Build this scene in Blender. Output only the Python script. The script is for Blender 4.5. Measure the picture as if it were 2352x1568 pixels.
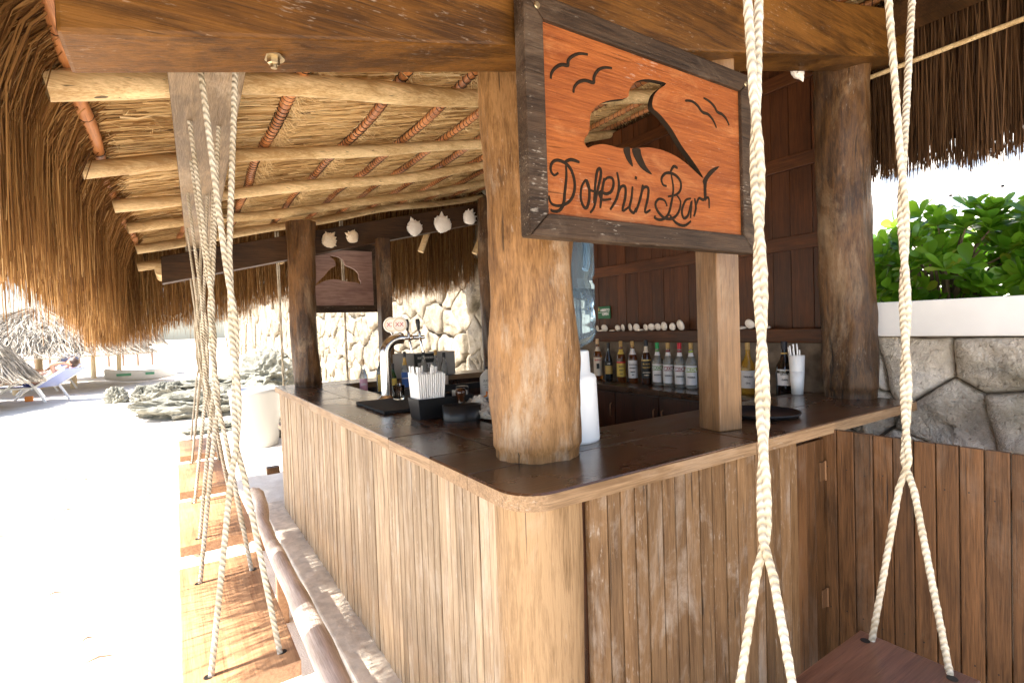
import bpy, bmesh, math, random
import numpy as np
from mathutils import Vector, Matrix, noise
random.seed(7); rng = np.random.default_rng(7)
PI = math.pi
for o in list(bpy.data.objects): bpy.data.objects.remove(o)
scene = bpy.context.scene
COL = scene.collection

# ------------------------------------------------------------------ camera
def set_camera():
    yaw, pitch, roll = math.radians(32.996), math.radians(-1.552), math.radians(-1.94)
    fw = Vector((math.sin(yaw)*math.cos(pitch), math.cos(yaw)*math.cos(pitch), math.sin(pitch)))
    rt = fw.cross(Vector((0, 0, 1))).normalized(); up = rt.cross(fw)
    r2 = math.cos(roll)*rt + math.sin(roll)*up; u2 = -math.sin(roll)*rt + math.cos(roll)*up
    cd = bpy.data.cameras.new('camera'); co = bpy.data.objects.new('camera', cd); COL.objects.link(co)
    m = Matrix((r2, u2, -fw)).transposed().to_4x4(); m.translation = (-0.745, -1.128, 1.549)
    co.matrix_world = m
    cd.sensor_width = 36; cd.lens = 1202.28/2352*36; cd.clip_start = .02; cd.clip_end = 2000
    scene.camera = co
set_camera()
# ------------------------------------------------------------------ sky, sun, exposure
SUN_EL, SUN_AZ = math.radians(57), math.radians(183)      # azimuth of the direction TO the sun, measured from +x
w = bpy.data.worlds.new('World'); scene.world = w; w.use_nodes = True
nt = w.node_tree; bg = nt.nodes['Background']
sky = nt.nodes.new('ShaderNodeTexSky'); sky.sky_type = 'NISHITA'; sky.sun_disc = False
sky.sun_elevation = SUN_EL; sky.sun_rotation = PI/2 - SUN_AZ
sky.air_density = 1.0; sky.dust_density = 2.0
nt.links.new(sky.outputs[0], bg.inputs[0]); bg.inputs[1].default_value = .11
sl = bpy.data.lights.new('sun', 'SUN'); sl.energy = 5.0; sl.angle = math.radians(.5); sl.color = (1, .95, .88)
so = bpy.data.objects.new('sun', sl); COL.objects.link(so)
sd = Vector((math.cos(SUN_EL)*math.cos(SUN_AZ), math.cos(SUN_EL)*math.sin(SUN_AZ), math.sin(SUN_EL)))
so.rotation_euler = sd.to_track_quat('Z', 'Y').to_euler()
vs = scene.view_settings; vs.view_transform = 'Standard'; vs.look = 'None'; vs.gamma = 1; vs.use_curve_mapping = False
vs.exposure = 2.15
scene.cycles.max_bounces = 10; scene.cycles.diffuse_bounces = 6; scene.cycles.transparent_max_bounces = 12

# ------------------------------------------------------------------ materials
M = {}
def newmat(name):
    m = bpy.data.materials.new(name); m.use_nodes = True; M[name] = m
    n = m.node_tree.nodes; return m, n, m.node_tree.links, n['Principled BSDF']
def plain(name, col, rough=.5, metal=0, trans=0, ior=1.45, alpha=1, coat=0, spec=.5, var=.0, bump=0, bscale=60):
    m, n, l, b = newmat(name)
    b.inputs['Base Color'].default_value = (*col, 1); b.inputs['Roughness'].default_value = rough
    b.inputs['Metallic'].default_value = metal; b.inputs['Transmission Weight'].default_value = trans
    b.inputs['IOR'].default_value = ior; b.inputs['Alpha'].default_value = alpha
    b.inputs['Coat Weight'].default_value = coat; b.inputs['Specular IOR Level'].default_value = spec
    if var or bump:
        tc = n.new('ShaderNodeTexCoord'); nz = n.new('ShaderNodeTexNoise'); nz.inputs['Scale'].default_value = bscale
        nz.inputs['Detail'].default_value = 6; l.new(tc.outputs['Object'], nz.inputs['Vector'])
        if var:
            r = n.new('ShaderNodeValToRGB'); l.new(nz.outputs[0], r.inputs[0])
            r.color_ramp.elements[0].position = .3; r.color_ramp.elements[1].position = .7
            r.color_ramp.elements[0].color = (*[c*(1-var) for c in col], 1); r.color_ramp.elements[1].color = (*[min(1, c*(1+var)) for c in col], 1)
            l.new(r.outputs[0], b.inputs['Base Color'])
        if bump:
            bp = n.new('ShaderNodeBump'); bp.inputs['Strength'].default_value = bump; bp.inputs['Distance'].default_value = .01
            l.new(nz.outputs[0], bp.inputs['Height']); l.new(bp.outputs[0], b.inputs['Normal'])
    return m
def wood(name, dark, light, axis='z', rough=.5, bump=.3, fine=1., rnd=.25, coat=0, wear=None, wearamt=.5, blot=0.35, spec=.5, coarse=1., wscale=1., cracks=0., st=1., specks=0., crack_f=None):
    """grain stretched along one object axis; per-board tint; pale worn patches; dark cracks along the grain"""
    m, n, l, b = newmat(name)
    tc = n.new('ShaderNodeTexCoord'); oi = n.new('ShaderNodeObjectInfo')
    off = n.new('ShaderNodeVectorMath'); off.operation = 'SCALE'; off.inputs[0].default_value = (13.7, 7.3, 5.1)
    l.new(oi.outputs['Random'], off.inputs['Scale'])
    add = n.new('ShaderNodeVectorMath'); add.operation = 'ADD'; l.new(tc.outputs['Object'], add.inputs[0]); l.new(off.outputs[0], add.inputs[1])
    def mapped(s, st):
        mp = n.new('ShaderNodeMapping'); sc = [s, s, s]; sc['xyz'.index(axis)] = s*st
        mp.inputs['Scale'].default_value = sc; l.new(add.outputs[0], mp.inputs['Vector']); return mp
    def nz(mp, scale, det=6, dist=.6, rgh=.6):
        x = n.new('ShaderNodeTexNoise'); x.inputs['Scale'].default_value = scale; x.inputs['Detail'].default_value = det
        x.inputs['Distortion'].default_value = dist; x.inputs['Roughness'].default_value = rgh; l.new(mp.outputs[0], x.inputs['Vector']); return x
    g1 = nz(mapped(34*coarse, .06*st), 1., 6, 1.2, .7); g2 = nz(mapped(210*fine, .035*st), 1., 3, .3, .7); bl = nz(mapped(3.2, .5), 1., 4, .4)
    def math_(op, a, bb, v=None):
        x = n.new('ShaderNodeMath'); x.operation = op
        for i, s in enumerate((a, bb)):
            if s is None: continue
            if isinstance(s, (int, float)): x.inputs[i].default_value = s
            else: l.new(s, x.inputs[i])
        return x.outputs[0]
    mix = math_('ADD', math_('MULTIPLY', g1.outputs[0], .55), math_('MULTIPLY', g2.outputs[0], .45))
    mix = math_('ADD', math_('MULTIPLY', math_('SUBTRACT', mix, .5), 1.45), .5)
    mix = math_('ADD', mix, math_('MULTIPLY', math_('SUBTRACT', bl.outputs[0], .5), blot*1.6))
    r = n.new('ShaderNodeValToRGB'); l.new(mix, r.inputs[0]); e = r.color_ramp.elements
    e[0].position = .34; e[0].color = (*dark, 1); e[1].position = .68; e[1].color = (*light, 1)
    hs = n.new('ShaderNodeHueSaturation'); l.new(r.outputs[0], hs.inputs['Color'])
    mr = n.new('ShaderNodeMapRange'); mr.inputs['To Min'].default_value = 1-rnd; mr.inputs['To Max'].default_value = 1+rnd
    l.new(oi.outputs['Random'], mr.inputs['Value']); l.new(mr.outputs[0], hs.inputs['Value'])
    out = hs.outputs[0]; rr = None
    if wear:
        wn = nz(mapped(2.2*wscale, .45), 1., 9, .5, .75)
        wr = n.new('ShaderNodeValToRGB'); l.new(wn.outputs[0], wr.inputs[0])
        wr.color_ramp.elements[0].position = .52; wr.color_ramp.elements[1].position = .72
        wr.color_ramp.elements[0].color = (0, 0, 0, 1); wr.color_ramp.elements[1].color = (wearamt, wearamt, wearamt, 1)
        mx = n.new('ShaderNodeMix'); mx.data_type = 'RGBA'; l.new(wr.outputs[0], mx.inputs[0]); l.new(out, mx.inputs[6]); mx.inputs[7].default_value = (*wear, 1)
        out = mx.outputs[2]
    hgt = mix
    if cracks:
        ck = nz(mapped(crack_f or 46*coarse, .03*(1 if crack_f else st)), 1., 2, 1.4)
        cr = n.new('ShaderNodeValToRGB'); l.new(ck.outputs[0], cr.inputs[0])
        cr.color_ramp.elements[0].position = .27; cr.color_ramp.elements[1].position = .33
        cm = n.new('ShaderNodeMix'); cm.data_type = 'RGBA'; cm.blend_type = 'MULTIPLY'; cm.inputs[0].default_value = cracks
        l.new(out, cm.inputs[6]); l.new(cr.outputs[0], cm.inputs[7]); out = cm.outputs[2]
        hgt = math_('ADD', mix, math_('MULTIPLY', cr.outputs[0], .5))
    if specks:
        sn = nz(mapped(150, .22), 1., 4, .2); big_ = nz(mapped(4.5, .6), 1., 3, .2)
        sm_ = math_('MULTIPLY', sn.outputs[0], math_('ADD', big_.outputs[0], .5))
        sr = n.new('ShaderNodeValToRGB'); l.new(sm_, sr.inputs[0]); sr.color_ramp.elements[0].position = .66; sr.color_ramp.elements[1].position = .76
        sr.color_ramp.elements[0].color = (0, 0, 0, 1); sr.color_ramp.elements[1].color = (specks, specks, specks, 1)
        sx = n.new('ShaderNodeMix'); sx.data_type = 'RGBA'; l.new(sr.outputs[0], sx.inputs[0]); l.new(out, sx.inputs[6]); sx.inputs[7].default_value = (.62, .55, .46, 1); out = sx.outputs[2]
    l.new(out, b.inputs['Base Color'])
    bp = n.new('ShaderNodeBump'); bp.inputs['Strength'].default_value = bump; bp.inputs['Distance'].default_value = .004
    l.new(hgt, bp.inputs['Height']); l.new(bp.outputs[0], b.inputs['Normal'])
    rm = n.new('ShaderNodeMapRange'); rm.inputs['To Min'].default_value = max(.05, rough-.15); rm.inputs['To Max'].default_value = min(1, rough+.2)
    l.new(bl.outputs[0], rm.inputs['Value']); l.new(rm.outputs[0], b.inputs['Roughness'])
    b.inputs['Coat Weight'].default_value = coat; b.inputs['Coat Roughness'].default_value = .18; b.inputs['Specular IOR Level'].default_value = spec
    return m
def straw(name, cols, transl=.3, rough=.7):
    """per-blade tint from the blade's own random attribute, thin translucent blades"""
    m, n, l, b = newmat(name)
    at = n.new('ShaderNodeAttribute'); at.attribute_name = 'rnd'
    r = n.new('ShaderNodeValToRGB'); l.new(at.outputs['Fac'], r.inputs[0])
    el = r.color_ramp.elements
    el[0].position = 0; el[0].color = (*cols[0], 1); el[1].position = 1; el[1].color = (*cols[-1], 1)
    for i, c in enumerate(cols[1:-1]): x = el.new((i+1)/(len(cols)-1)); x.color = (*c, 1)
    l.new(r.outputs[0], b.inputs['Base Color']); b.inputs['Roughness'].default_value = rough; b.inputs['Specular IOR Level'].default_value = .25
    t = n.new('ShaderNodeBsdfTranslucent'); l.new(r.outputs[0], t.inputs['Color'])
    mx = n.new('ShaderNodeMixShader'); mx.inputs[0].default_value = transl
    l.new(b.outputs[0], mx.inputs[1]); l.new(t.outputs[0], mx.inputs[2]); l.new(mx.outputs[0], n['Material Output'].inputs[0])
    return m

wood('plank_left_lit', (.215, .143, .084), (.43, .32, .21), 'z', .65, .6, rnd=.17, wear=(.54, .485, .42), wearamt=.55, cracks=.6, wscale=1.8, spec=.25, specks=.3)  # same boards as the front side; light off the sand painted in as paler colour
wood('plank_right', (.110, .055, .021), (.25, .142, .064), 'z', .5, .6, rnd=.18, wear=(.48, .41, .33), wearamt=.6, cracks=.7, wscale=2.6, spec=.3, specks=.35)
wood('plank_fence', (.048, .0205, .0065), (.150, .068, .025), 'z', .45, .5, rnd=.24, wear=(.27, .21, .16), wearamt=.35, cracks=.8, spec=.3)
wood('slab_top', (.030, .0125, .0050), (.092, .038, .0150), 'y', .25, .14, rnd=.15, coat=.25, blot=.5, cracks=.3, specks=.12)
wood('slab_top_x', (.030, .0125, .0050), (.092, .038, .0150), 'x', .25, .14, rnd=.15, coat=.25, blot=.5, cracks=.3, specks=.12)
wood('slab_edge_y', (.17, .098, .046), (.38, .25, .14), 'y', .55, .4, rnd=.08, wear=(.48, .40, .31), wearamt=.5, cracks=.5, specks=0.2, spec=.3)
wood('slab_edge_x', (.155, .088, .040), (.34, .215, .115), 'x', .5, .4, rnd=.08, wear=(.45, .37, .28), wearamt=.4, cracks=.5, specks=0.2, spec=.3)
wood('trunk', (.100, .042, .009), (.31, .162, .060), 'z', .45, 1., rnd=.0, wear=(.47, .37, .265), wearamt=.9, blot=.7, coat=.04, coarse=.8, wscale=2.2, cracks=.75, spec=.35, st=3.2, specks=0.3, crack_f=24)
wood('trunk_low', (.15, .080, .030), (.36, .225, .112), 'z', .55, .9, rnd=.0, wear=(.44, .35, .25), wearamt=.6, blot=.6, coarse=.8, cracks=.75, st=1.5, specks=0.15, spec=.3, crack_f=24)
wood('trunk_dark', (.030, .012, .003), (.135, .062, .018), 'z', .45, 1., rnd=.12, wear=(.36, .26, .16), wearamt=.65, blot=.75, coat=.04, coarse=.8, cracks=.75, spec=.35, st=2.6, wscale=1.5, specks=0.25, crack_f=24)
wood('beam', (.040, .0150, .0018), (.140, .056, .0080), 'x', .5, .5, rnd=.05, wear=(.25, .11, .022), wearamt=.6, blot=.7, coat=.0, coarse=.8, wscale=1.5, spec=.25, cracks=.4, specks=0.2)
wood('beam_dark', (.022, .0095, .003), (.070, .031, .010), 'x', .5, .5, rnd=.1, blot=.5, coat=.0, spec=.25)
wood('beam_grey', (.115, .072, .034), (.27, .182, .098), 'y', .6, 1., rnd=.1, wear=(.42, .34, .24), wearamt=.65, blot=.7, coarse=.8, wscale=2.4, st=2.)
wood('square_post', (.10, .046, .013), (.25, .130, .050), 'z', .4, .6, rnd=.1, wear=(.40, .29, .18), wearamt=.6, blot=.6, coat=.2, cracks=.5)
wood('pole_cream', (.40, .245, .095), (.76, .57, .31), 'x', .6, .6, rnd=.12, blot=.5, cracks=.8, wear=(.28, .17, .08), wearamt=.5, wscale=1.8)
wood('pole_red', (.22, .070, .014), (.50, .20, .060), 'y', .5, .5, rnd=.2, blot=.7)
wood('panel_dark', (.034, .0098, .0022), (.095, .0290, .0070), 'z', .42, .25, rnd=.22, blot=.5, coat=.0, spec=.3)
wood('rail_dark', (.038, .0112, .0026), (.104, .0330, .0080), 'y', .42, .25, rnd=.1, blot=.5, coat=.0, spec=.3)
wood('cupboard', (.022, .0085, .004), (.070, .024, .010), 'z', .3, .2, rnd=.15, coat=.3)
wood('sign_orange', (.175, .042, .0075), (.315, .092, .0190), 'x', .55, 1., rnd=.0, blot=.4, wear=(.44, .19, .07), wearamt=.65, wscale=3., coarse=1., spec=.2, specks=.25, cracks=.4)
wood('sign_frame', (.017, .0090, .0045), (.062, .036, .020), 'x', .6, .8, rnd=.08, blot=.4, wear=(.15, .105, .07), wearamt=.6, wscale=2.4, spec=.2, specks=.3, cracks=.4)
wood('sign_back', (.17, .085, .065), (.33, .205, .165), 'x', .55, .4, rnd=0, blot=.4, wear=(.10, .03, .015), wearamt=.6)
wood('seat', (.25, .115, .05), (.45, .245, .12), 'y', .5, .4, rnd=.1, blot=.4)
wood('seat_red', (.095, .036, .018), (.19, .080, .042), 'x', .38, .3, rnd=.05, blot=.4, coat=.15)
wood('log_grey', (.40, .32, .26), (.66, .57, .50), 'y', .75, .7, rnd=.05, blot=.5, coarse=.7, cracks=.6, spec=.2)
wood('far_pole', (.55, .42, .24), (.75, .62, .42), 'z', .7, .3, rnd=.1)
straw('straw_fringe', [(.040, .015, .004), (.15, .066, .018), (.30, .150, .046), (.50, .295, .110), (.76, .56, .29)], .2)
straw('straw_ceiling', [(.24, .125, .042), (.52, .335, .140), (.72, .50, .235), (.84, .66, .38)], .12)
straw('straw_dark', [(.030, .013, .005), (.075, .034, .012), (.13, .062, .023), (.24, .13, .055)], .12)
straw('straw_grey', [(.16, .135, .105), (.27, .235, .185), (.38, .335, .275), (.48, .43, .36)], .1)
plain('thatch_back', (.17, .088, .032), .9, var=.5, bscale=40)
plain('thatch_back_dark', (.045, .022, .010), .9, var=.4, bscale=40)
def rope_mat():
    m, n, l, b = newmat('rope'); tc = n.new('ShaderNodeTexCoord')
    wv = n.new('ShaderNodeTexWave'); wv.wave_type = 'BANDS'; wv.bands_direction = 'DIAGONAL'; wv.inputs['Scale'].default_value = 38; wv.inputs['Distortion'].default_value = 1.2; wv.inputs['Detail'].default_value = 2; l.new(tc.outputs['Object'], wv.inputs['Vector'])
    nz = n.new('ShaderNodeTexNoise'); nz.inputs['Scale'].default_value = 14; nz.inputs['Detail'].default_value = 5; l.new(tc.outputs['Object'], nz.inputs['Vector'])
    r = n.new('ShaderNodeValToRGB'); l.new(wv.outputs['Fac'], r.inputs[0]); e = r.color_ramp.elements
    e[0].position = .05; e[0].color = (.45, .385, .285, 1); e[1].position = .5; e[1].color = (.58, .52, .42, 1)
    g_ = n.new('ShaderNodeValToRGB'); l.new(nz.outputs[0], g_.inputs[0]); g_.color_ramp.elements[0].position = .3; g_.color_ramp.elements[0].color = (.72, .68, .6, 1); g_.color_ramp.elements[1].position = .6
    mx = n.new('ShaderNodeMix'); mx.data_type = 'RGBA'; mx.blend_type = 'MULTIPLY'; mx.inputs[0].default_value = 1; l.new(r.outputs[0], mx.inputs[6]); l.new(g_.outputs[0], mx.inputs[7]); l.new(mx.outputs[2], b.inputs['Base Color'])
    b.inputs['Roughness'].default_value = .9; b.inputs['Specular IOR Level'].default_value = .2
    bp = n.new('ShaderNodeBump'); bp.inputs['Strength'].default_value = .8; bp.inputs['Distance'].default_value = .004; l.new(wv.outputs['Fac'], bp.inputs['Height']); l.new(bp.outputs[0], b.inputs['Normal'])
rope_mat()
plain('rope_core', (.62, .52, .36), .8)
plain('black_wire', (.012, .010, .008), .5)
plain('carved', (.020, .013, .008), .9, spec=.1)
plain('shell', (.80, .74, .66), .4, var=.10, bscale=30)
plain('shell_warm', (.80, .66, .48), .4, var=.2, bscale=25)
plain('shell_in', (.62, .42, .30), .4, var=.3, bscale=25)
plain('steel', (.75, .74, .72), .18, metal=1)
plain('steel_dull', (.45, .36, .22), .4, metal=1)
plain('brass', (.20, .105, .05), .5, metal=.6)
plain('black_plastic', (.012, .012, .013), .35)
plain('black_rubber', (.014, .014, .015), .75, var=.3, bscale=150)
plain('grey_plastic', (.36, .345, .33), .45)
plain('grey_cloth', (.42, .41, .39), .9, bump=.5, bscale=500)
plain('white_plastic', (.82, .82, .80), .35)
plain('white_paint', (.80, .78, .74), .6, var=.04, bscale=6)
plain('straw_white', (.88, .88, .87), .4)
plain('paper', (.78, .75, .70), .6)
plain('glass', (.96, .98, .97), .03, trans=1, ior=1.18)
plain('water_plastic', (.55, .76, .95), .06, trans=.9, ior=1.12)
plain('bag', (.85, .82, .76), .25, trans=.55, ior=1.15)
plain('jug', (.80, .78, .73), .4, trans=.25)
plain('amber', (.34, .10, .012), .04, trans=.8)
plain('gold_liquid', (.85, .52, .06), .04, trans=.75)
plain('clear_bottle', (.78, .80, .78), .05, trans=.85)
plain('dark_bottle', (.010, .007, .006), .06, coat=.5)
plain('brown_bottle', (.045, .016, .006), .06, coat=.3)
plain('green_bottle', (.05, .14, .03), .05, trans=.6)
for nm, c in dict(lab_cream=(.72, .62, .50), lab_yellow=(.66, .47, .09), lab_white=(.74, .72, .72), lab_black=(.02, .02, .02), lab_green=(.12, .26, .07), lab_maroon=(.20, .015, .02),
                  lab_red=(.55, .03, .03), lab_pink=(.72, .40, .52), lab_blue=(.04, .13, .45), lab_lime=(.30, .38, .07), lab_gold=(.55, .36, .10), cap_green=(.03, .32, .09), cap_red=(.50, .015, .03),
                  cap_gold=(.45, .28, .09), cap_black=(.02, .02, .025), cap_tan=(.62, .42, .24), ink=(.03, .03, .03), ink_white=(.85, .85, .85), ink_red=(.5, .05, .05), sign_green=(.02, .14, .06),
                  skin=(.56, .31, .20), skin_pale=(.66, .44, .34), hair=(.045, .022, .012), blue_cloth=(.035, .055, .20), orange_cloth=(.75, .25, .04), mesh_blue=(.20, .26, .52), sun_hat=(.75, .72, .66)).items(): plain(nm, c, .5)
plain('concrete', (.60, .52, .42), .95, var=.2, bump=.9, bscale=16)
plain('soil', (.10, .075, .05), .95, var=.3, bump=.5, bscale=12)
plain('mortar', (.15, .12, .09), .95, var=.4, bump=.8, bscale=20)
plain('bin_white', (.40, .39, .37), .5)
plain('window_glass', (.22, .26, .32), .2, spec=.6)
plain('far_wood', (.22, .15, .11), .8)
plain('green_paint', (.10, .32, .18), .6)
plain('shaded_stone', (.17, .13, .095), .8, var=.4, bump=.8, bscale=14)  # dark tone of stone in shade, put into the colour
plain('bark', (.16, .11, .07), .85, var=.3, bump=.5, bscale=30)
def stone_mat(name, c0, c1, dark):
    m, n, l, b = newmat(name)
    tc = n.new('ShaderNodeTexCoord'); oi = n.new('ShaderNodeObjectInfo')
    def nz(s, d, r=.65, dist=0):
        x = n.new('ShaderNodeTexNoise'); x.inputs['Scale'].default_value = s; x.inputs['Detail'].default_value = d; x.inputs['Roughness'].default_value = r
        x.inputs['Distortion'].default_value = dist; l.new(tc.outputs['Object'], x.inputs['Vector']); return x
    a = nz(5, 8); p = nz(38, 5, .7, .5); big = nz(1.7, 3)
    r = n.new('ShaderNodeValToRGB'); l.new(a.outputs[0], r.inputs[0]); e = r.color_ramp.elements
    e[0].position = .32; e[0].color = (*c0, 1); e[1].position = .62; e[1].color = (*c1, 1)
    r2 = n.new('ShaderNodeValToRGB'); l.new(p.outputs[0], r2.inputs[0]); e = r2.color_ramp.elements
    e[0].position = .30; e[0].color = (*dark, 1); e[1].position = .42; e[1].color = (1, 1, 1, 1)
    mx = n.new('ShaderNodeMix'); mx.data_type = 'RGBA'; mx.blend_type = 'MULTIPLY'; mx.inputs[0].default_value = .8
    l.new(r.outputs[0], mx.inputs[6]); l.new(r2.outputs[0], mx.inputs[7])
    r3 = n.new('ShaderNodeValToRGB'); l.new(big.outputs[0], r3.inputs[0]); e = r3.color_ramp.elements   # lichen / grey weathering
    e[0].position = .56; e[0].color = (1, 1, 1, 1); e[1].position = .70; e[1].color = (.42, .42, .36, 1)
    m2 = n.new('ShaderNodeMix'); m2.data_type = 'RGBA'; m2.blend_type = 'MULTIPLY'; m2.inputs[0].default_value = .8
    l.new(mx.outputs[2], m2.inputs[6]); l.new(r3.outputs[0], m2.inputs[7])
    hs = n.new('ShaderNodeHueSaturation'); mr = n.new('ShaderNodeMapRange'); mr.inputs['To Min'].default_value = .78; mr.inputs['To Max'].default_value = 1.18
    l.new(oi.outputs['Random'], mr.inputs['Value']); l.new(mr.outputs[0], hs.inputs['Value']); l.new(m2.outputs[2], hs.inputs['Color'])
    l.new(hs.outputs[0], b.inputs['Base Color']); b.inputs['Roughness'].default_value = .92; b.inputs['Specular IOR Level'].default_value = .2
    bp = n.new('ShaderNodeBump'); bp.inputs['Strength'].default_value = 1.; bp.inputs['Distance'].default_value = .035
    ad = n.new('ShaderNodeMath'); ad.operation = 'ADD'; l.new(a.outputs[0], ad.inputs[0]); l.new(p.outputs[0], ad.inputs[1])
    l.new(ad.outputs[0], bp.inputs['Height']); l.new(bp.outputs[0], b.inputs['Normal'])
stone_mat('limestone', (.54, .455, .34), (.86, .77, .64), (.24, .20, .15))
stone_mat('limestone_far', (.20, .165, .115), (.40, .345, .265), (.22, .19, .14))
stone_mat('rock', (.13, .127, .10), (.34, .33, .275), (.25, .24, .2))
def sand_mat():
    m, n, l, b = newmat('sand'); tc = n.new('ShaderNodeTexCoord')
    a = n.new('ShaderNodeTexNoise'); a.inputs['Scale'].default_value = 2.5; a.inputs['Detail'].default_value = 10; l.new(tc.outputs['Object'], a.inputs['Vector'])
    g = n.new('ShaderNodeTexNoise'); g.inputs['Scale'].default_value = 160; g.inputs['Detail'].default_value = 4; l.new(tc.outputs['Object'], g.inputs['Vector'])
    r = n.new('ShaderNodeValToRGB'); l.new(a.outputs[0], r.inputs[0]); e = r.color_ramp.elements
    e[0].position = .35; e[0].color = (.66, .59, .50, 1); e[1].position = .65; e[1].color = (.78, .72, .63, 1); l.new(r.outputs[0], b.inputs['Base Color'])
    b.inputs['Roughness'].default_value = .95; b.inputs['Specular IOR Level'].default_value = .1
    ad = n.new('ShaderNodeMath'); ad.operation = 'MULTIPLY_ADD'; l.new(g.outputs[0], ad.inputs[0]); ad.inputs[1].default_value = .12; l.new(a.outputs[0], ad.inputs[2])
    bp = n.new('ShaderNodeBump'); bp.inputs['Strength'].default_value = .8; bp.inputs['Distance'].default_value = .05; l.new(ad.outputs[0], bp.inputs['Height']); l.new(bp.outputs[0], b.inputs['Normal'])
sand_mat()
def leaf_mat():
    m, n, l, b = newmat('leaf')
    at = n.new('ShaderNodeAttribute'); at.attribute_name = 'rnd'
    r = n.new('ShaderNodeValToRGB'); l.new(at.outputs['Fac'], r.inputs[0]); e = r.color_ramp.elements
    e[0].position = 0; e[0].color = (.020, .085, .008, 1); e[1].position = .9; e[1].color = (.20, .38, .028, 1); e2 = e.new(.97); e2.color = (.42, .38, .05, 1)
    l.new(r.outputs[0], b.inputs['Base Color']); b.inputs['Roughness'].default_value = .28
    t = n.new('ShaderNodeBsdfTranslucent'); t.inputs['Color'].default_value = (.30, .55, .03, 1)
    mx = n.new('ShaderNodeMixShader'); mx.inputs[0].default_value = .5
    l.new(b.outputs[0], mx.inputs[1]); l.new(t.outputs[0], mx.inputs[2]); l.new(mx.outputs[0], n['Material Output'].inputs[0])
leaf_mat()

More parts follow.
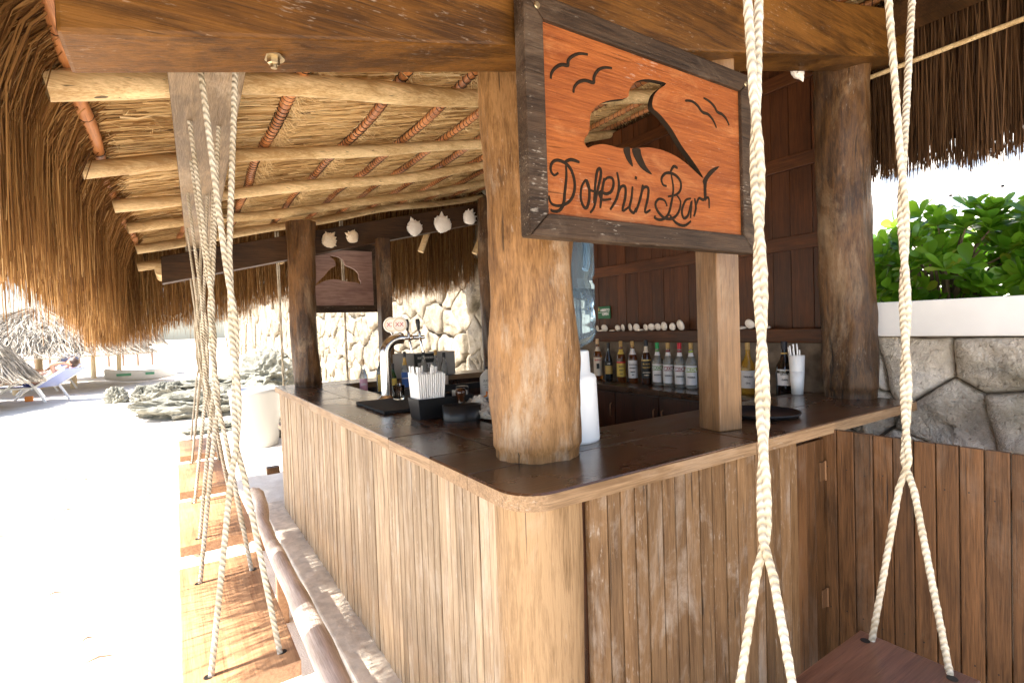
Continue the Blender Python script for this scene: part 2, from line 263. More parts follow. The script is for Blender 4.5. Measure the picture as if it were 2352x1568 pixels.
# ------------------------------------------------------------------ geometry helpers
def tag(o, label=None, cat=None, group=None, kind=None):
    if label: o['label'] = label
    if cat: o['category'] = cat
    if group: o['group'] = group
    if kind: o['kind'] = kind
    return o
def thing(name, loc, label, cat, group=None, rz=0):
    o = bpy.data.objects.new(name, None); COL.objects.link(o); o.location = loc; o.rotation_euler = (0, 0, rz)
    o.empty_display_size = .1
    return tag(o, label, cat, group)
def link_mesh(name, me, mat, parent=None, local=False):
    o = bpy.data.objects.new(name, me); COL.objects.link(o)
    if mat is not None:
        for mm in (mat if isinstance(mat, (list, tuple)) else [mat]): me.materials.append(M[mm])
    if parent is not None:
        o.parent = parent
        if not local: me.transform(Matrix.Translation(-Vector(parent_origin(parent))))
    return o
def parent_origin(p):
    v = Vector(p.location)
    while p.parent: p = p.parent; v = v + Vector(p.location)
    return v
class MB:
    """collects shapes; build() links them as one mesh object. Coordinates are world unless local=True"""
    def __init__(s): s.v = []; s.f = []; s.m = []; s.sm = []
    def add(s, vs, fs, mi=0, smooth=False):
        k = len(s.v); s.v += [tuple(a) for a in vs]; s.f += [tuple(i+k for i in q) for q in fs]; s.m += [mi]*len(fs); s.sm += [smooth]*len(fs); return s
    def box(s, x0, x1, y0, y1, z0, z1, mi=0, sl=0, b=0):
        """sl: z rises by sl per unit x ; b: small chamfer"""
        if b:
            bm = bmesh.new(); bmesh.ops.create_cube(bm, size=1)
            for v in bm.verts: v.co = Vector(((x0+x1)/2+v.co.x*(x1-x0), (y0+y1)/2+v.co.y*(y1-y0), (z0+z1)/2+v.co.z*(z1-z0)))
            bmesh.ops.bevel(bm, geom=bm.edges[:], offset=b, segments=2, affect='EDGES', profile=.6)
            bm.verts.ensure_lookup_table(); vs = [(v.co.x, v.co.y, v.co.z+sl*v.co.x) for v in bm.verts]; fs = [[v.index for v in f.verts] for f in bm.faces]
            bm.free(); return s.add(vs, fs, mi)
        vs = [(x, y, z+sl*x) for x in (x0, x1) for y in (y0, y1) for z in (z0, z1)]
        return s.add(vs, [(0, 1, 3, 2), (4, 6, 7, 5), (0, 4, 5, 1), (2, 3, 7, 6), (0, 2, 6, 4), (1, 5, 7, 3)], mi)
    def tube(s, pts, rad, n=10, mi=0, caps=True, prof=None, smooth=True):
        """tube along a polyline; rad scalar or list; prof(i, theta) multiplies the radius"""
        P = [Vector(p) for p in pts]; k = len(P); R = rad if hasattr(rad, '__len__') else [rad]*k
        t0 = (P[1]-P[0]).normalized(); a = Vector((0, 0, 1)) if abs(t0.z) < .9 else Vector((1, 0, 0)); u = t0.cross(a).normalized()
        vs = []; fs = []
        for i in range(k):
            t = (P[min(i+1, k-1)]-P[max(i-1, 0)]).normalized(); u = (u - t*u.dot(t)).normalized(); w_ = t.cross(u)
            for j in range(n):
                th = 2*PI*j/n; r = R[i]*(prof(i, th) if prof else 1); vs.append(P[i]+(u*math.cos(th)+w_*math.sin(th))*r)
        for i in range(k-1):
            for j in range(n): fs.append((i*n+j, i*n+(j+1) % n, (i+1)*n+(j+1) % n, (i+1)*n+j))
        s.add(vs, fs, mi, smooth)
        if caps: s.add(vs[:n], [tuple(range(n-1, -1, -1))], mi); s.add(vs[-n:], [tuple(range(n))], mi)
        return s
    def lathe(s, prof, c, n=20, mi=0, sx=1, sy=1, smooth=True, caps=True):
        vs = []; fs = []; k = len(prof)
        for r, z in prof:
            for j in range(n): th = 2*PI*j/n; vs.append((c[0]+r*sx*math.cos(th), c[1]+r*sy*math.sin(th), c[2]+z))
        for i in range(k-1):
            for j in range(n): fs.append((i*n+j, i*n+(j+1) % n, (i+1)*n+(j+1) % n, (i+1)*n+j))
        s.add(vs, fs, mi, smooth)
        if caps: s.add(vs[:n], [tuple(range(n-1, -1, -1))], mi); s.add(vs[-n:], [tuple(range(n))], mi)
        return s
    def prism(s, poly, z0, z1, mi=0):
        n = len(poly); vs = [(x, y, z0) for x, y in poly]+[(x, y, z1) for x, y in poly]
        return s.add(vs, [tuple(range(n-1, -1, -1)), tuple(range(n, 2*n))]+[(i, (i+1) % n, n+(i+1) % n, n+i) for i in range(n)], mi)
    def build(s, name, mat, parent=None, local=False, bevel=0):
        me = bpy.data.meshes.new(name); me.from_pydata(s.v, [], s.f); me.polygons.foreach_set('material_index', s.m); me.polygons.foreach_set('use_smooth', s.sm); me.update()
        o = link_mesh(name, me, mat, parent, local)
        if bevel:
            bv = o.modifiers.new('bevel', 'BEVEL'); bv.width = bevel; bv.segments = 2; bv.limit_method = 'ANGLE'
        return o
def np_mesh(name, V, F, rnd, mat, parent=None):
    """fast mesh from arrays: V (n,3), F (m,4), rnd per vertex"""
    me = bpy.data.meshes.new(name); me.vertices.add(len(V)); me.vertices.foreach_set('co', V.astype(np.float32).ravel())
    k = F.shape[1]; me.loops.add(F.size); me.loops.foreach_set('vertex_index', F.astype(np.int32).ravel())
    me.polygons.add(len(F)); me.polygons.foreach_set('loop_start', np.arange(0, F.size, k, dtype=np.int32))
    me.update(calc_edges=True)
    a = me.attributes.new('rnd', 'FLOAT', 'POINT'); a.data.foreach_set('value', rnd.astype(np.float32))
    return link_mesh(name, me, mat, parent)
def ribbons(paths, width, rnd):
    """paths (n,k,3) ribbons facing random directions -> V,F,rnd"""
    n, k, _ = paths.shape
    t = paths[:, -1]-paths[:, 0]; t /= np.linalg.norm(t, axis=1, keepdims=True)+1e-9
    a = rng.normal(size=(n, 3)); s = np.cross(t, a); s /= np.linalg.norm(s, axis=1, keepdims=True)+1e-9
    wd = np.broadcast_to(np.asarray(width), (n,))[:, None, None]*np.linspace(1, .35, k)[None, :, None]
    L = paths - s[:, None, :]*wd*.5; R_ = paths + s[:, None, :]*wd*.5
    V = np.stack([L, R_], 2).reshape(n*k*2, 3)
    base = (np.arange(n)*k*2)[:, None]+(np.arange(k-1)*2)[None, :]
    F = np.stack([base, base+1, base+3, base+2], -1).reshape(-1, 4)
    return V, F, np.repeat(rnd, k*2)
def merge(parts):
    Vs, Fs, Rs, o = [], [], [], 0
    for V, F, r in parts: Vs.append(V); Fs.append(F+o); Rs.append(r); o += len(V)
    return np.concatenate(Vs), np.concatenate(Fs), np.concatenate(Rs)
def fbm(p, s=1.): return noise.fractal(Vector(p)*s, 1., 2., 4)
def text_mesh(txt, size, parent, mat, mtx, name='lettering', ext=.0004, bold=0, shear=0):
    cu = bpy.data.curves.new('t', 'FONT'); cu.body = txt; cu.size = size; cu.extrude = ext; cu.align_x = 'CENTER'; cu.align_y = 'CENTER'; cu.offset = bold; cu.shear = shear; cu.resolution_u = 3
    to = bpy.data.objects.new('t', cu); COL.objects.link(to); dg = bpy.context.evaluated_depsgraph_get()
    me = bpy.data.meshes.new_from_object(to.evaluated_get(dg)); bpy.data.objects.remove(to); bpy.data.curves.remove(cu)
    me.transform(mtx); me.materials.clear(); me.name = name
    return link_mesh(name, me, mat, parent, local=True)
def curve_poly(name, splines, ext, mat, parent, mtx, local=True):
    """filled 2D outlines (even-odd holes) with thickness"""
    cu = bpy.data.curves.new('p', 'CURVE'); cu.dimensions = '2D'; cu.fill_mode = 'BOTH'; cu.extrude = ext
    for pts in splines:
        sp = cu.splines.new('POLY'); sp.points.add(len(pts)-1); sp.use_cyclic_u = True
        for q, p in zip(sp.points, pts): q.co = (p[0], p[1], 0, 1)
    to = bpy.data.objects.new('p', cu); COL.objects.link(to); dg = bpy.context.evaluated_depsgraph_get()
    me = bpy.data.meshes.new_from_object(to.evaluated_get(dg)); bpy.data.objects.remove(to); bpy.data.curves.remove(cu)
    me.transform(mtx); me.materials.clear(); me.name = name
    return link_mesh(name, me, mat, parent, local=local)
def smooth_pts(pts, n=4, closed=False):
    """Catmull-Rom"""
    P = [Vector((p[0], p[1], 0)) for p in pts]; k = len(P); out = []
    for i in range(k if closed else k-1):
        p0, p1, p2, p3 = [P[(i+d) % k] if closed else P[min(max(i+d, 0), k-1)] for d in (-1, 0, 1, 2)]
        for j in range(n):
            t = j/n; out.append(.5*((2*p1)+(p2-p0)*t+(2*p0-5*p1+4*p2-p3)*t*t+(3*p1-p0-3*p2+p3)*t**3))
    if not closed: out.append(P[-1])
    return [(p.x, p.y) for p in out]
def sstep(a, b, x):
    t = min(1, max(0, (x-a)/(b-a))); return t*t*(3-2*t)
ORD = ['first', 'second', 'third', 'fourth', 'fifth', 'sixth', 'seventh', 'eighth', 'ninth', 'tenth', 'eleventh', 'twelfth', 'thirteenth', 'fourteenth', 'fifteenth', 'sixteenth', 'seventeenth', 'eighteenth']

# ================================================================== SETTING
def terrain(x, y): return .28*sstep(6.5, 13, y) - .25*sstep(-8, -40, x)
def build_ground():
    xs = np.unique(np.concatenate([np.linspace(-14, 2.5, 84), -14-np.geomspace(1, 480, 14), 2.5+np.geomspace(.5, 480, 14)]))
    ys = np.unique(np.concatenate([np.linspace(-4, 20, 110), 20+np.geomspace(1, 600, 14), -4-np.geomspace(1, 300, 10)]))
    V = []
    for y in ys:
        for x in xs:
            z = terrain(x, y)
            if -14 < x < 2.5 and -4 < y < 20:
                z += .035*fbm((x, y, 3), .9)*sstep(-.1, -1.0, x if y < 4.5 else -1) + .02*fbm((x, y, 9), 3.5)*sstep(-.1, -.7, x if y < 4.5 else -1)
            V.append((x, y, z-.006))
    nx = len(xs); F = [(j*nx+i, j*nx+i+1, (j+1)*nx+i+1, (j+1)*nx+i) for j in range(len(ys)-1) for i in range(nx-1)]
    mb = MB(); mb.add(V, F, 0, True); o = mb.build('sand_ground', 'sand'); tag(o, kind='structure')
build_ground()
mb = MB(); mb.box(-.13, .6, .1, 4.1, -.05, .022, b=.01)
tag(mb.build('foundation_slab', 'concrete'), kind='structure')
mb = MB(); mb.box(.6, 2.62, -1.2, 3.9, -.05, .015); tag(mb.build('bar_floor', 'concrete'), kind='structure')
mb = MB(); mb.box(2.86, 16, -7, 5.2, -.3, 1.45); tag(mb.build('upper_terrace', 'sand'), kind='structure')

# ------------------------------------------------------------------ stone wall (stones one by one)
def clip(poly, p, q):
    """keep the side of the bisector of p,q nearer to p"""
    mx, my = (p[0]+q[0])/2, (p[1]+q[1])/2; dx, dy = q[0]-p[0], q[1]-p[1]; out = []
    f = lambda a: (a[0]-mx)*dx+(a[1]-my)*dy
    for i in range(len(poly)):
        a, b = poly[i], poly[(i+1) % len(poly)]; fa, fb = f(a), f(b)
        if fa <= 0: out.append(a)
        if fa*fb < 0: t = fa/(fa-fb); out.append((a[0]+(b[0]-a[0])*t, a[1]+(b[1]-a[1])*t))
    return out
def voronoi_cells(y0, y1, z0, z1, sy, sz, seed, jit=1.25):
    r = random.Random(seed); pts = []; ny = max(1, round((y1-y0)/sy)); nz_ = max(1, round((z1-z0)/sz))
    for j in range(nz_):
        for i in range(ny):
            pts.append((y0+(i+.5+(.25 if j % 2 else -.25)+jit*(r.random()-.5))*(y1-y0)/ny, z0+(j+.5+jit*.8*(r.random()-.5))*(z1-z0)/nz_))
            if r.random() < .22: pts.append((pts[-1][0]+sy*.45, pts[-1][1]+sz*.4*(r.random()-.5)*2))
    cells = []
    for p in pts:
        poly = [(y0, z0), (y1, z0), (y1, z1), (y0, z1)]
        for q in pts:
            if q is not p and abs(q[0]-p[0]) < 3*sy and abs(q[1]-p[1]) < 3*sz:
                poly = clip(poly, p, q)
                if len(poly) < 3: break
        if len(poly) >= 3: cells.append(poly)
    return cells
def stone_mesh(mb, poly, x, depth, gap, r, bulge=.006):
    """stone standing proud (towards -x) of the wall plane x: rounded corners, uneven face"""
    cy = sum(p[0] for p in poly)/len(poly); cz = sum(p[1] for p in poly)/len(poly)
    size = math.sqrt(max(1e-6, max((p[0]-cy)**2+(p[1]-cz)**2 for p in poly)))
    if size < .05: return
    pts = []
    for i in range(len(poly)):
        a, b = Vector((*poly[i], 0)), Vector((*poly[(i+1) % len(poly)], 0)); L = (b-a).length
        for t in ((.03, .15, .28, .42, .56, .70, .84, .97) if L > .12 else (.25, .75)): q = a.lerp(b, t); pts.append((q.x, q.y))
    n = len(pts); ph = r.random()*50; tilt = (r.random()-.5)*.12, (r.random()-.5)*.12
    def ring(shr, dx, nzv):
        out = []
        for (py, pz) in pts:
            dy, dz = py-cy, pz-cz; L = math.hypot(dy, dz)+1e-6; k = max(.15, (L-shr)/L)
            k *= 1+.08*noise.noise(Vector((py*6, pz*6, ph)))+.035*noise.noise(Vector((py*19, pz*19, ph)))
            yy, zz = cy+dy*k, cz+dz*k
            out.append((x-dx-nzv*noise.noise(Vector((yy*5, zz*5, ph)))-nzv*.5*noise.noise(Vector((yy*16, zz*16, ph)))-tilt[0]*(yy-cy)-tilt[1]*(zz-cz), yy, zz))
        return out
    R = [ring(gap, -.06, 0), ring(gap, depth*.7, .012), ring(gap+.012, depth, .03), ring(gap+size*.22, depth+bulge, .045), ring(gap+size*.5, depth+bulge, .05), ring(gap+size*.75, depth+bulge, .05)]
    vs = sum(R, []); fs = []
    for k in range(5):
        for i in range(n): fs.append((k*n+i, (k+1)*n+i, (k+1)*n+(i+1) % n, k*n+(i+1) % n))
    c = len(vs); vs.append((x-depth-bulge*1.2, cy, cz)); fs += [(5*n+i, c, 5*n+(i+1) % n) for i in range(n)]
    mb.add(vs, fs, 0, True)
def stone_wall(name, label, y0, y1, z0, z1, x, sy, sz, seed, thick=.3, gap=.007, depth=.055, mat='limestone'):
    t = thing(name, (x, (y0+y1)/2, z0), label, 'wall')
    m = MB(); m.box(x, x+thick, y0, y1, z0, z1); m.build('wall_core', 'mortar', t)
    r = random.Random(seed)
    for poly in voronoi_cells(y0, y1, z0+.01, z1-.003, sy, sz, seed):
        m = MB(); stone_mesh(m, poly, x, depth*(.6+.8*r.random()), gap, r)
        if m.v: m.build('stone', mat, t)
    return t
sw = stone_wall('stone_wall', 'pale limestone wall of big irregular blocks under the white planter edge', -3.2, 3.9, 0, 1.425, 2.66, .36, .27, 23)
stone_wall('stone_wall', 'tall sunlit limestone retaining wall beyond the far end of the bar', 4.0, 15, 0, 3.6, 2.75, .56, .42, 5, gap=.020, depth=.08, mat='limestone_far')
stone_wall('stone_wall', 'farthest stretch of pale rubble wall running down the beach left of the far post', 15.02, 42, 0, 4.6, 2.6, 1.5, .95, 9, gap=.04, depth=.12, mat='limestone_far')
mb = MB(); mb.box(2.585, 2.90, -3.2, .40, 1.428, 1.618, b=.008)
tag(mb.build('planter_edge', 'white_paint'), 'smooth white painted planter edge on top of the limestone wall', 'planter')

# ================================================================== BAR
H = 1.10
bar = thing('bar_counter', (0, 0, 0), 'wooden bar counter with dark varnished top and vertical plank sides', 'bar counter')
def slab_board(poly, edge, top, z0=1.05, z1=H):
    n = len(poly); cham = .006; cx = sum(p[0] for p in poly)/n; cy = sum(p[1] for p in poly)/n
    def ins(p, d): dx, dy = p[0]-cx, p[1]-cy; L = math.hypot(dx, dy); return (p[0]-dx/L*d, p[1]-dy/L*d)
    mb = MB(); vs = [(x, y, z0) for x, y in poly]+[(x, y, z1-cham) for x, y in poly]+[(*ins(p, cham), z1) for p in poly]
    mb.add(vs, [tuple(range(n-1, -1, -1))]+[(i, (i+1) % n, n+(i+1) % n, n+i) for i in range(n)], 1)
    mb.add(vs[n:], [tuple(range(n, 2*n))]+[(i, (i+1) % n, n+(i+1) % n, n+i) for i in range(n)], 0)
    mb.build('countertop_board', [top, edge], bar)
g = .0015
# corner piece with rounded nose, running along x, and its companions
arc = [(.11-.11*math.cos(a), .11-.11*math.sin(a)) for a in np.linspace(0, PI/2, 9)]
slab_board([(0, .30-g)]+arc+[(1.05-g, 0), (1.05-g, .30-g)], 'slab_edge_x', 'slab_top_x')
slab_board([(1.05+g, 0), (2.47, 0), (2.47, .30-g), (1.05+g, .30-g)], 'slab_edge_x', 'slab_top_x')
slab_board([(0, .30+g), (1.62-g, .30+g), (1.62-g, .58), (0, .58)], 'slab_edge_x', 'slab_top_x')
slab_board([(1.62+g, .30+g), (2.47, .30+g), (2.47, .58), (1.62+g, .58)], 'slab_edge_x', 'slab_top_x')
for x0, x1, cuts in ((0, .25, (.58, 1.0, 2.55, 3.9)), (.25, .495, (.58, 1.75, 3.55))):
    for a, b_ in zip(cuts[:-1], cuts[1:]):
        slab_board([(x0+(g if x0 else 0), a+g), (x1-(g if x0 == 0 else 0), a+g), (x1-(g if x0 == 0 else 0), b_-g), (x0+(g if x0 else 0), b_-g)], 'slab_edge_y', 'slab_top')
slab_board([(.25+g, 3.55+g), (2.3, 3.55+g), (2.3, 3.9), (.25+g, 3.9)], 'slab_edge_x', 'slab_top_x')
rr = random.Random(3)
y = .122
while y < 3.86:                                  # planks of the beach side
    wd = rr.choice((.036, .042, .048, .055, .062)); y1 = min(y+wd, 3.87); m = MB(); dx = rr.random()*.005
    m.box(.03-dx, .05, y+.0028, y1-.0028, .02+rr.random()*.008, 1.049, b=.0035); m.build('plank', 'plank_left_lit', bar); y = y1
x = .252
while x < 1.37:                                  # planks of the front side
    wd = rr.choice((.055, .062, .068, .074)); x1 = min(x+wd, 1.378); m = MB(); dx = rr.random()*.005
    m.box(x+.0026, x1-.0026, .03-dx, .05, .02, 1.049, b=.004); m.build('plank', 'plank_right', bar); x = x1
m = MB(); m.box(.051, .075, .06, 3.86, .02, 1.049); m.box(.075, 1.60, .051, .075, .02, 1.049); m.box(.05, 2.3, 3.80, 3.87, .02, 1.049)  # panels added behind the planks to block light through the gaps
m.box(.46, .48, .60, 3.54, .02, 1.049); m.box(.48, 1.60, .53, .55, .02, 1.049); m.box(.5, 2.3, 3.57, 3.6, .02, 1.049)
m.build('counter_backing', 'cupboard', bar)
m = MB()                                          # half-round log filling the corner under the slab
n = 22; pts = []
for k in range(26):
    z = .02+k*(1.028/25); ring = []
    for j in range(n):
        th = 2*PI*j/n; r_ = .129*(1+.05*noise.noise(Vector((math.cos(th)*1.5, math.sin(th)*1.5, z*1.6)))+.02*math.sin(3*th+z*4))
        ring.append((.148+r_*math.cos(th)*1.02, .142+r_*math.sin(th)*1.0, z))
    pts += ring
m.add(pts, [(k*n+j, k*n+(j+1) % n, (k+1)*n+(j+1) % n, (k+1)*n+j) for k in range(25) for j in range(n)], 0, True)
m.build('corner_log', 'trunk_low', bar)

door = thing('bar_door', (1.49, .04, 0), 'narrow plank door with two hinges at the end of the front planks', 'door')
for a, b_ in ((1.385, 1.455), (1.457, 1.525), (1.527, 1.60)):
    m = MB(); m.box(a, b_, .036, .056, .03, 1.022, b=.003); m.build('board', 'plank_fence', door)
for z in (.885, .33):
    m = MB(); m.box(1.560, 1.598, .030, .0355, z-.04, z+.04, b=.001); m.tube([(1.602, .030, z-.042), (1.602, .030, z+.042)], .005, 8)
    hg = m.build('hinge', 'brass', door)

fence = thing('plank_fence', (1.63, -.8, 0), 'dark brown fence of vertical boards running from the bar towards the viewer', 'fence')
y = .062
while y > -2.2:
    wd = .0695; m = MB(); dx = rr.random()*.004
    m.box(1.62-dx, 1.642, y-wd+.002, y-.002, .03, 1.062+.004*rr.random(), b=.003); m.build('board', 'plank_fence', fence); y -= wd
m = MB(); m.box(1.643, 1.683, -2.2, .05, .86, .93); m.box(1.643, 1.683, -2.2, .05, .25, .32); m.build('fence_rail', 'plank_fence', fence)
m = MB()
y = .062-.035
while y > -2.2:
    for z in (.90, .285):
        yy, zz = y+rr.uniform(-.008, .008), z+rr.uniform(-.012, .012)
        m.lathe([(.0028, 0), (.0028, .001)], (0, 0, 0), 6)
        for q in range(len(m.v)-24, len(m.v)):
            vx, vy, vz = m.v[q]; m.v[q] = (1.6155-vz, yy+vx, zz+vy)
    y -= .0695
m.build('nail', 'black_wire', fence)

# ------------------------------------------------------------------ posts
def trunk_post(c, r, z0, z1, seed, mat, label, lean=(0, 0), n=64, rows=110, flare=.0):
    t = MB(); vs = []; r0 = random.Random(seed); a1, a2 = r0.random()*6, r0.random()*6
    for k in range(rows+1):
        u = k/rows; z = z0+(z1-z0)*u; rad = r*(1+flare*(1-u)**3+.05*math.sin(u*5+a1))
        if u < .02: rad *= .95
        cx = c[0]+lean[0]*u+.012*math.sin(u*4+a1); cy = c[1]+lean[1]*u+.012*math.sin(u*3.3+a2)
        for j in range(n):
            th = 2*PI*j/n; d = Vector((math.cos(th), math.sin(th), 0))
            q = rad*(1+.055*math.sin(2*th+a1+u*1.3)+.12*noise.noise(Vector((d.x*1.3+seed, d.y*1.3, z*1.7)))+.09*noise.noise(Vector((d.x*2.6+seed, d.y*2.6, z*4.5)))+.04*noise.noise(Vector((d.x*7+seed, d.y*7, z*9)))+.02*noise.noise(Vector((d.x*16+seed, d.y*16, z*6))))
            vs.append((cx+d.x*q, cy+d.y*q, z))
    t.add(vs, [(k*n+j, k*n+(j+1) % n, (k+1)*n+(j+1) % n, (k+1)*n+j) for k in range(rows) for j in range(n)], 0, True)
    t.add(vs[:n], [tuple(range(n-1, -1, -1))]); t.add(vs[-n:], [tuple(range(n))])
    return tag(t.build('trunk_post', mat), label, 'post', 'trunk posts carrying the thatched roof')
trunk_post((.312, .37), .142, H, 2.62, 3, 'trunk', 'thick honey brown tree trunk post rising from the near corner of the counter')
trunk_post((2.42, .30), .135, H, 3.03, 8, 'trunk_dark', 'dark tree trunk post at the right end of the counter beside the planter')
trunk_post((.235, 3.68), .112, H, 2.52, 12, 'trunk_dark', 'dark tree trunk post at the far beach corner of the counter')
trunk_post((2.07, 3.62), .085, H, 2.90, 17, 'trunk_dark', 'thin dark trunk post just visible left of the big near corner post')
def square_post(c, side, rot, z0, z1, mat, label):
    m = MB(); m.box(-side/2, side/2, -side/2, side/2, 0, z1-z0, b=.006); o = m.build('square_post', mat); o.location = (c[0], c[1], z0); o.rotation_euler = (0, 0, rot)
    return tag(o, label, 'post', 'squared posts holding the bar signs')
square_post((1.150, .222), .118, math.radians(-11), H, 2.60, 'square_post', 'squared brown timber post standing on the front counter behind the orange sign')
square_post((.95, 3.66), .112, 0, H, 2.42, 'trunk_dark', 'squared dark timber post standing on the far counter beside the beer tap')

# ------------------------------------------------------------------ beams
def beam(name, x0, x1, y0, y1, zb, h, sl, mat, label, ref):
    m = MB(); k = 24; vs = []
    m.box(x0, x1, y0, y1, zb-sl*ref, zb-sl*ref+h, sl=sl, b=.008); o = m.build(name, mat); return tag(o, label, 'beam')
fb = thing('roof_beam', (0, .19, 2.3), 'heavy orange brown roof beam crossing the top of the picture above the sign', 'beam')
m = MB(); m.box(-.895, 3.0, .10, .28, 2.104+.236*.89, 2.104+.236*.89+.25, sl=.236, b=.008); m.build('timber', 'beam', fb)
m = MB(); bz = 2.104+.236*(.89-.52); m.lathe([(.024, 0), (.024, -.004)], (-.52, .19, bz), 20); m.lathe([(.014, -.004), (.014, -.016), (.010, -.018)], (-.52, .19, bz), 6, smooth=False); m.lathe([(.007, -.016), (.007, -.026)], (-.52, .19, bz), 10)
m.build('bolt', 'steel_dull', fb)
beam('roof_beam', -.79, 2.5, 3.85, 4.0, 2.0, .215, .243, 'beam_dark', 'dark brown roof beam with conch shells across the far end of the bar', -.738)
m = MB(); m.box(-.735, -.547, .283, 4.05, 2.28, 2.374, b=.008); m.v = [(x_+.034*(y_-.283), y_, z_) for x_, y_, z_ in m.v]
tag(m.build('swing_beam', 'beam_grey'), 'weathered grey beam under the thatch that carries the row of beach swings', 'beam')

# ================================================================== THATCHED ROOF
SL = .25
def zr(x): return 2.575+SL*x          # rafter axis plane
def zc(x): return zr(x)+.10           # underside of the thatch
roof = thing('thatched_roof', (0, 2, 2.5), 'palm straw thatched roof with cream rafters over the bar', 'roof')
def rafter(p, q, r0, r1, seed, mat='pole_cream'):
    m = MB(); k = 40; pts = []; rad = []; r_ = random.Random(seed); a, b_ = r_.random()*6, r_.random()*6
    for i in range(k+1):
        u = i/k; v = Vector(p).lerp(Vector(q), u); w1 = .016*math.sin(u*7+a)+.010*math.sin(u*15+b_); v.z += w1; v.y += .02*math.sin(u*5+b_)
        pts.append(v); rad.append((r0+(r1-r0)*u)*(1+.07*math.sin(u*23+a)+.05*noise.noise(Vector((u*12, seed, 0)))))
    m.tube(pts, rad, 14, prof=lambda i, th: 1+.05*math.sin(2*th+i*.13+a))
    m.build('rafter', mat, roof)
for i, (ya, yb, xa, xb, r0) in enumerate([(.97, 1.42, -1.032, 2.7, .044), (1.847, 2.35, -1.049, 2.7, .036), (2.743, 2.98, -1.0, 2.7, .036), (3.52, 4.0, -.98, 2.7, .036), (4.35, 4.75, -.965, 2.7, .038), (-.35, -.30, -1.03, 2.7, .04)]):
    rafter((xa, ya, zr(xa)), (xb, yb, zr(xb)), r0*1.05, r0*.9, i+1)
rafter((-.98, 4.72, zr(-.98)-.13), (2.6, 4.9, zr(2.6)-.13), .042, .04, 9)
m = MB(); m.tube([(-.80, 4.05, 2.115), (-.80, 4.78, 2.13)], .04, 14); m.build('rafter_stub', 'pole_cream', roof)
for (xa, za, xb, zb_, yy) in ((.22, 2.27, .18, 2.40, 4.62), (1.72, 2.46, 1.86, 2.80, 4.55), (2.35, 2.45, 2.55, 2.85, 4.4)):
    m = MB(); m.tube([(xa, yy, za), (xb, yy, zb_)], .035, 12); m.build('rafter_stub', 'pole_cream', roof)
PUR = [-.985, -.63, -.265, .165, .535, .86, 1.2, 1.56, 1.92, 2.3, 2.62]
for i, xp in enumerate(PUR):
    r_ = random.Random(i+40); rad = .021+.004*r_.random(); a = r_.random()*6; K = 60
    pts = [(xp+.018*math.sin(u*9+a)+.008*math.sin(u*31), -.98+5.9*u, zr(xp)+.068+.006*math.sin(u*14+a)) for u in np.linspace(0, 1, K)]
    m = MB(); m.tube(pts, [rad*(1+.1*math.sin(k*.9+a)) for k in range(K)], 10); m.build('purlin', 'pole_red', roof)
    if i > 1 or i == 0:
        m = MB(); s = .03 if i else .2
        while s < 5.86:
            u = s/5.9; f_ = u*(K-1); k0 = min(int(f_), K-2); p = Vector(pts[k0]).lerp(Vector(pts[k0+1]), f_-k0); rr_ = rad*1.09
            ring = [(p.x+rr_*math.cos(t), p.y+.012*math.sin(t+a), p.z+rr_*math.sin(t)) for t in np.linspace(0, 2*PI, 11)]
            m.tube(ring, .0022, 4, caps=False, smooth=False); s += (.036+.02*r_.random()) if i else (.28+.2*r_.random())
        o = m.build('binding', 'black_wire', roof); o['kind'] = 'stuff'
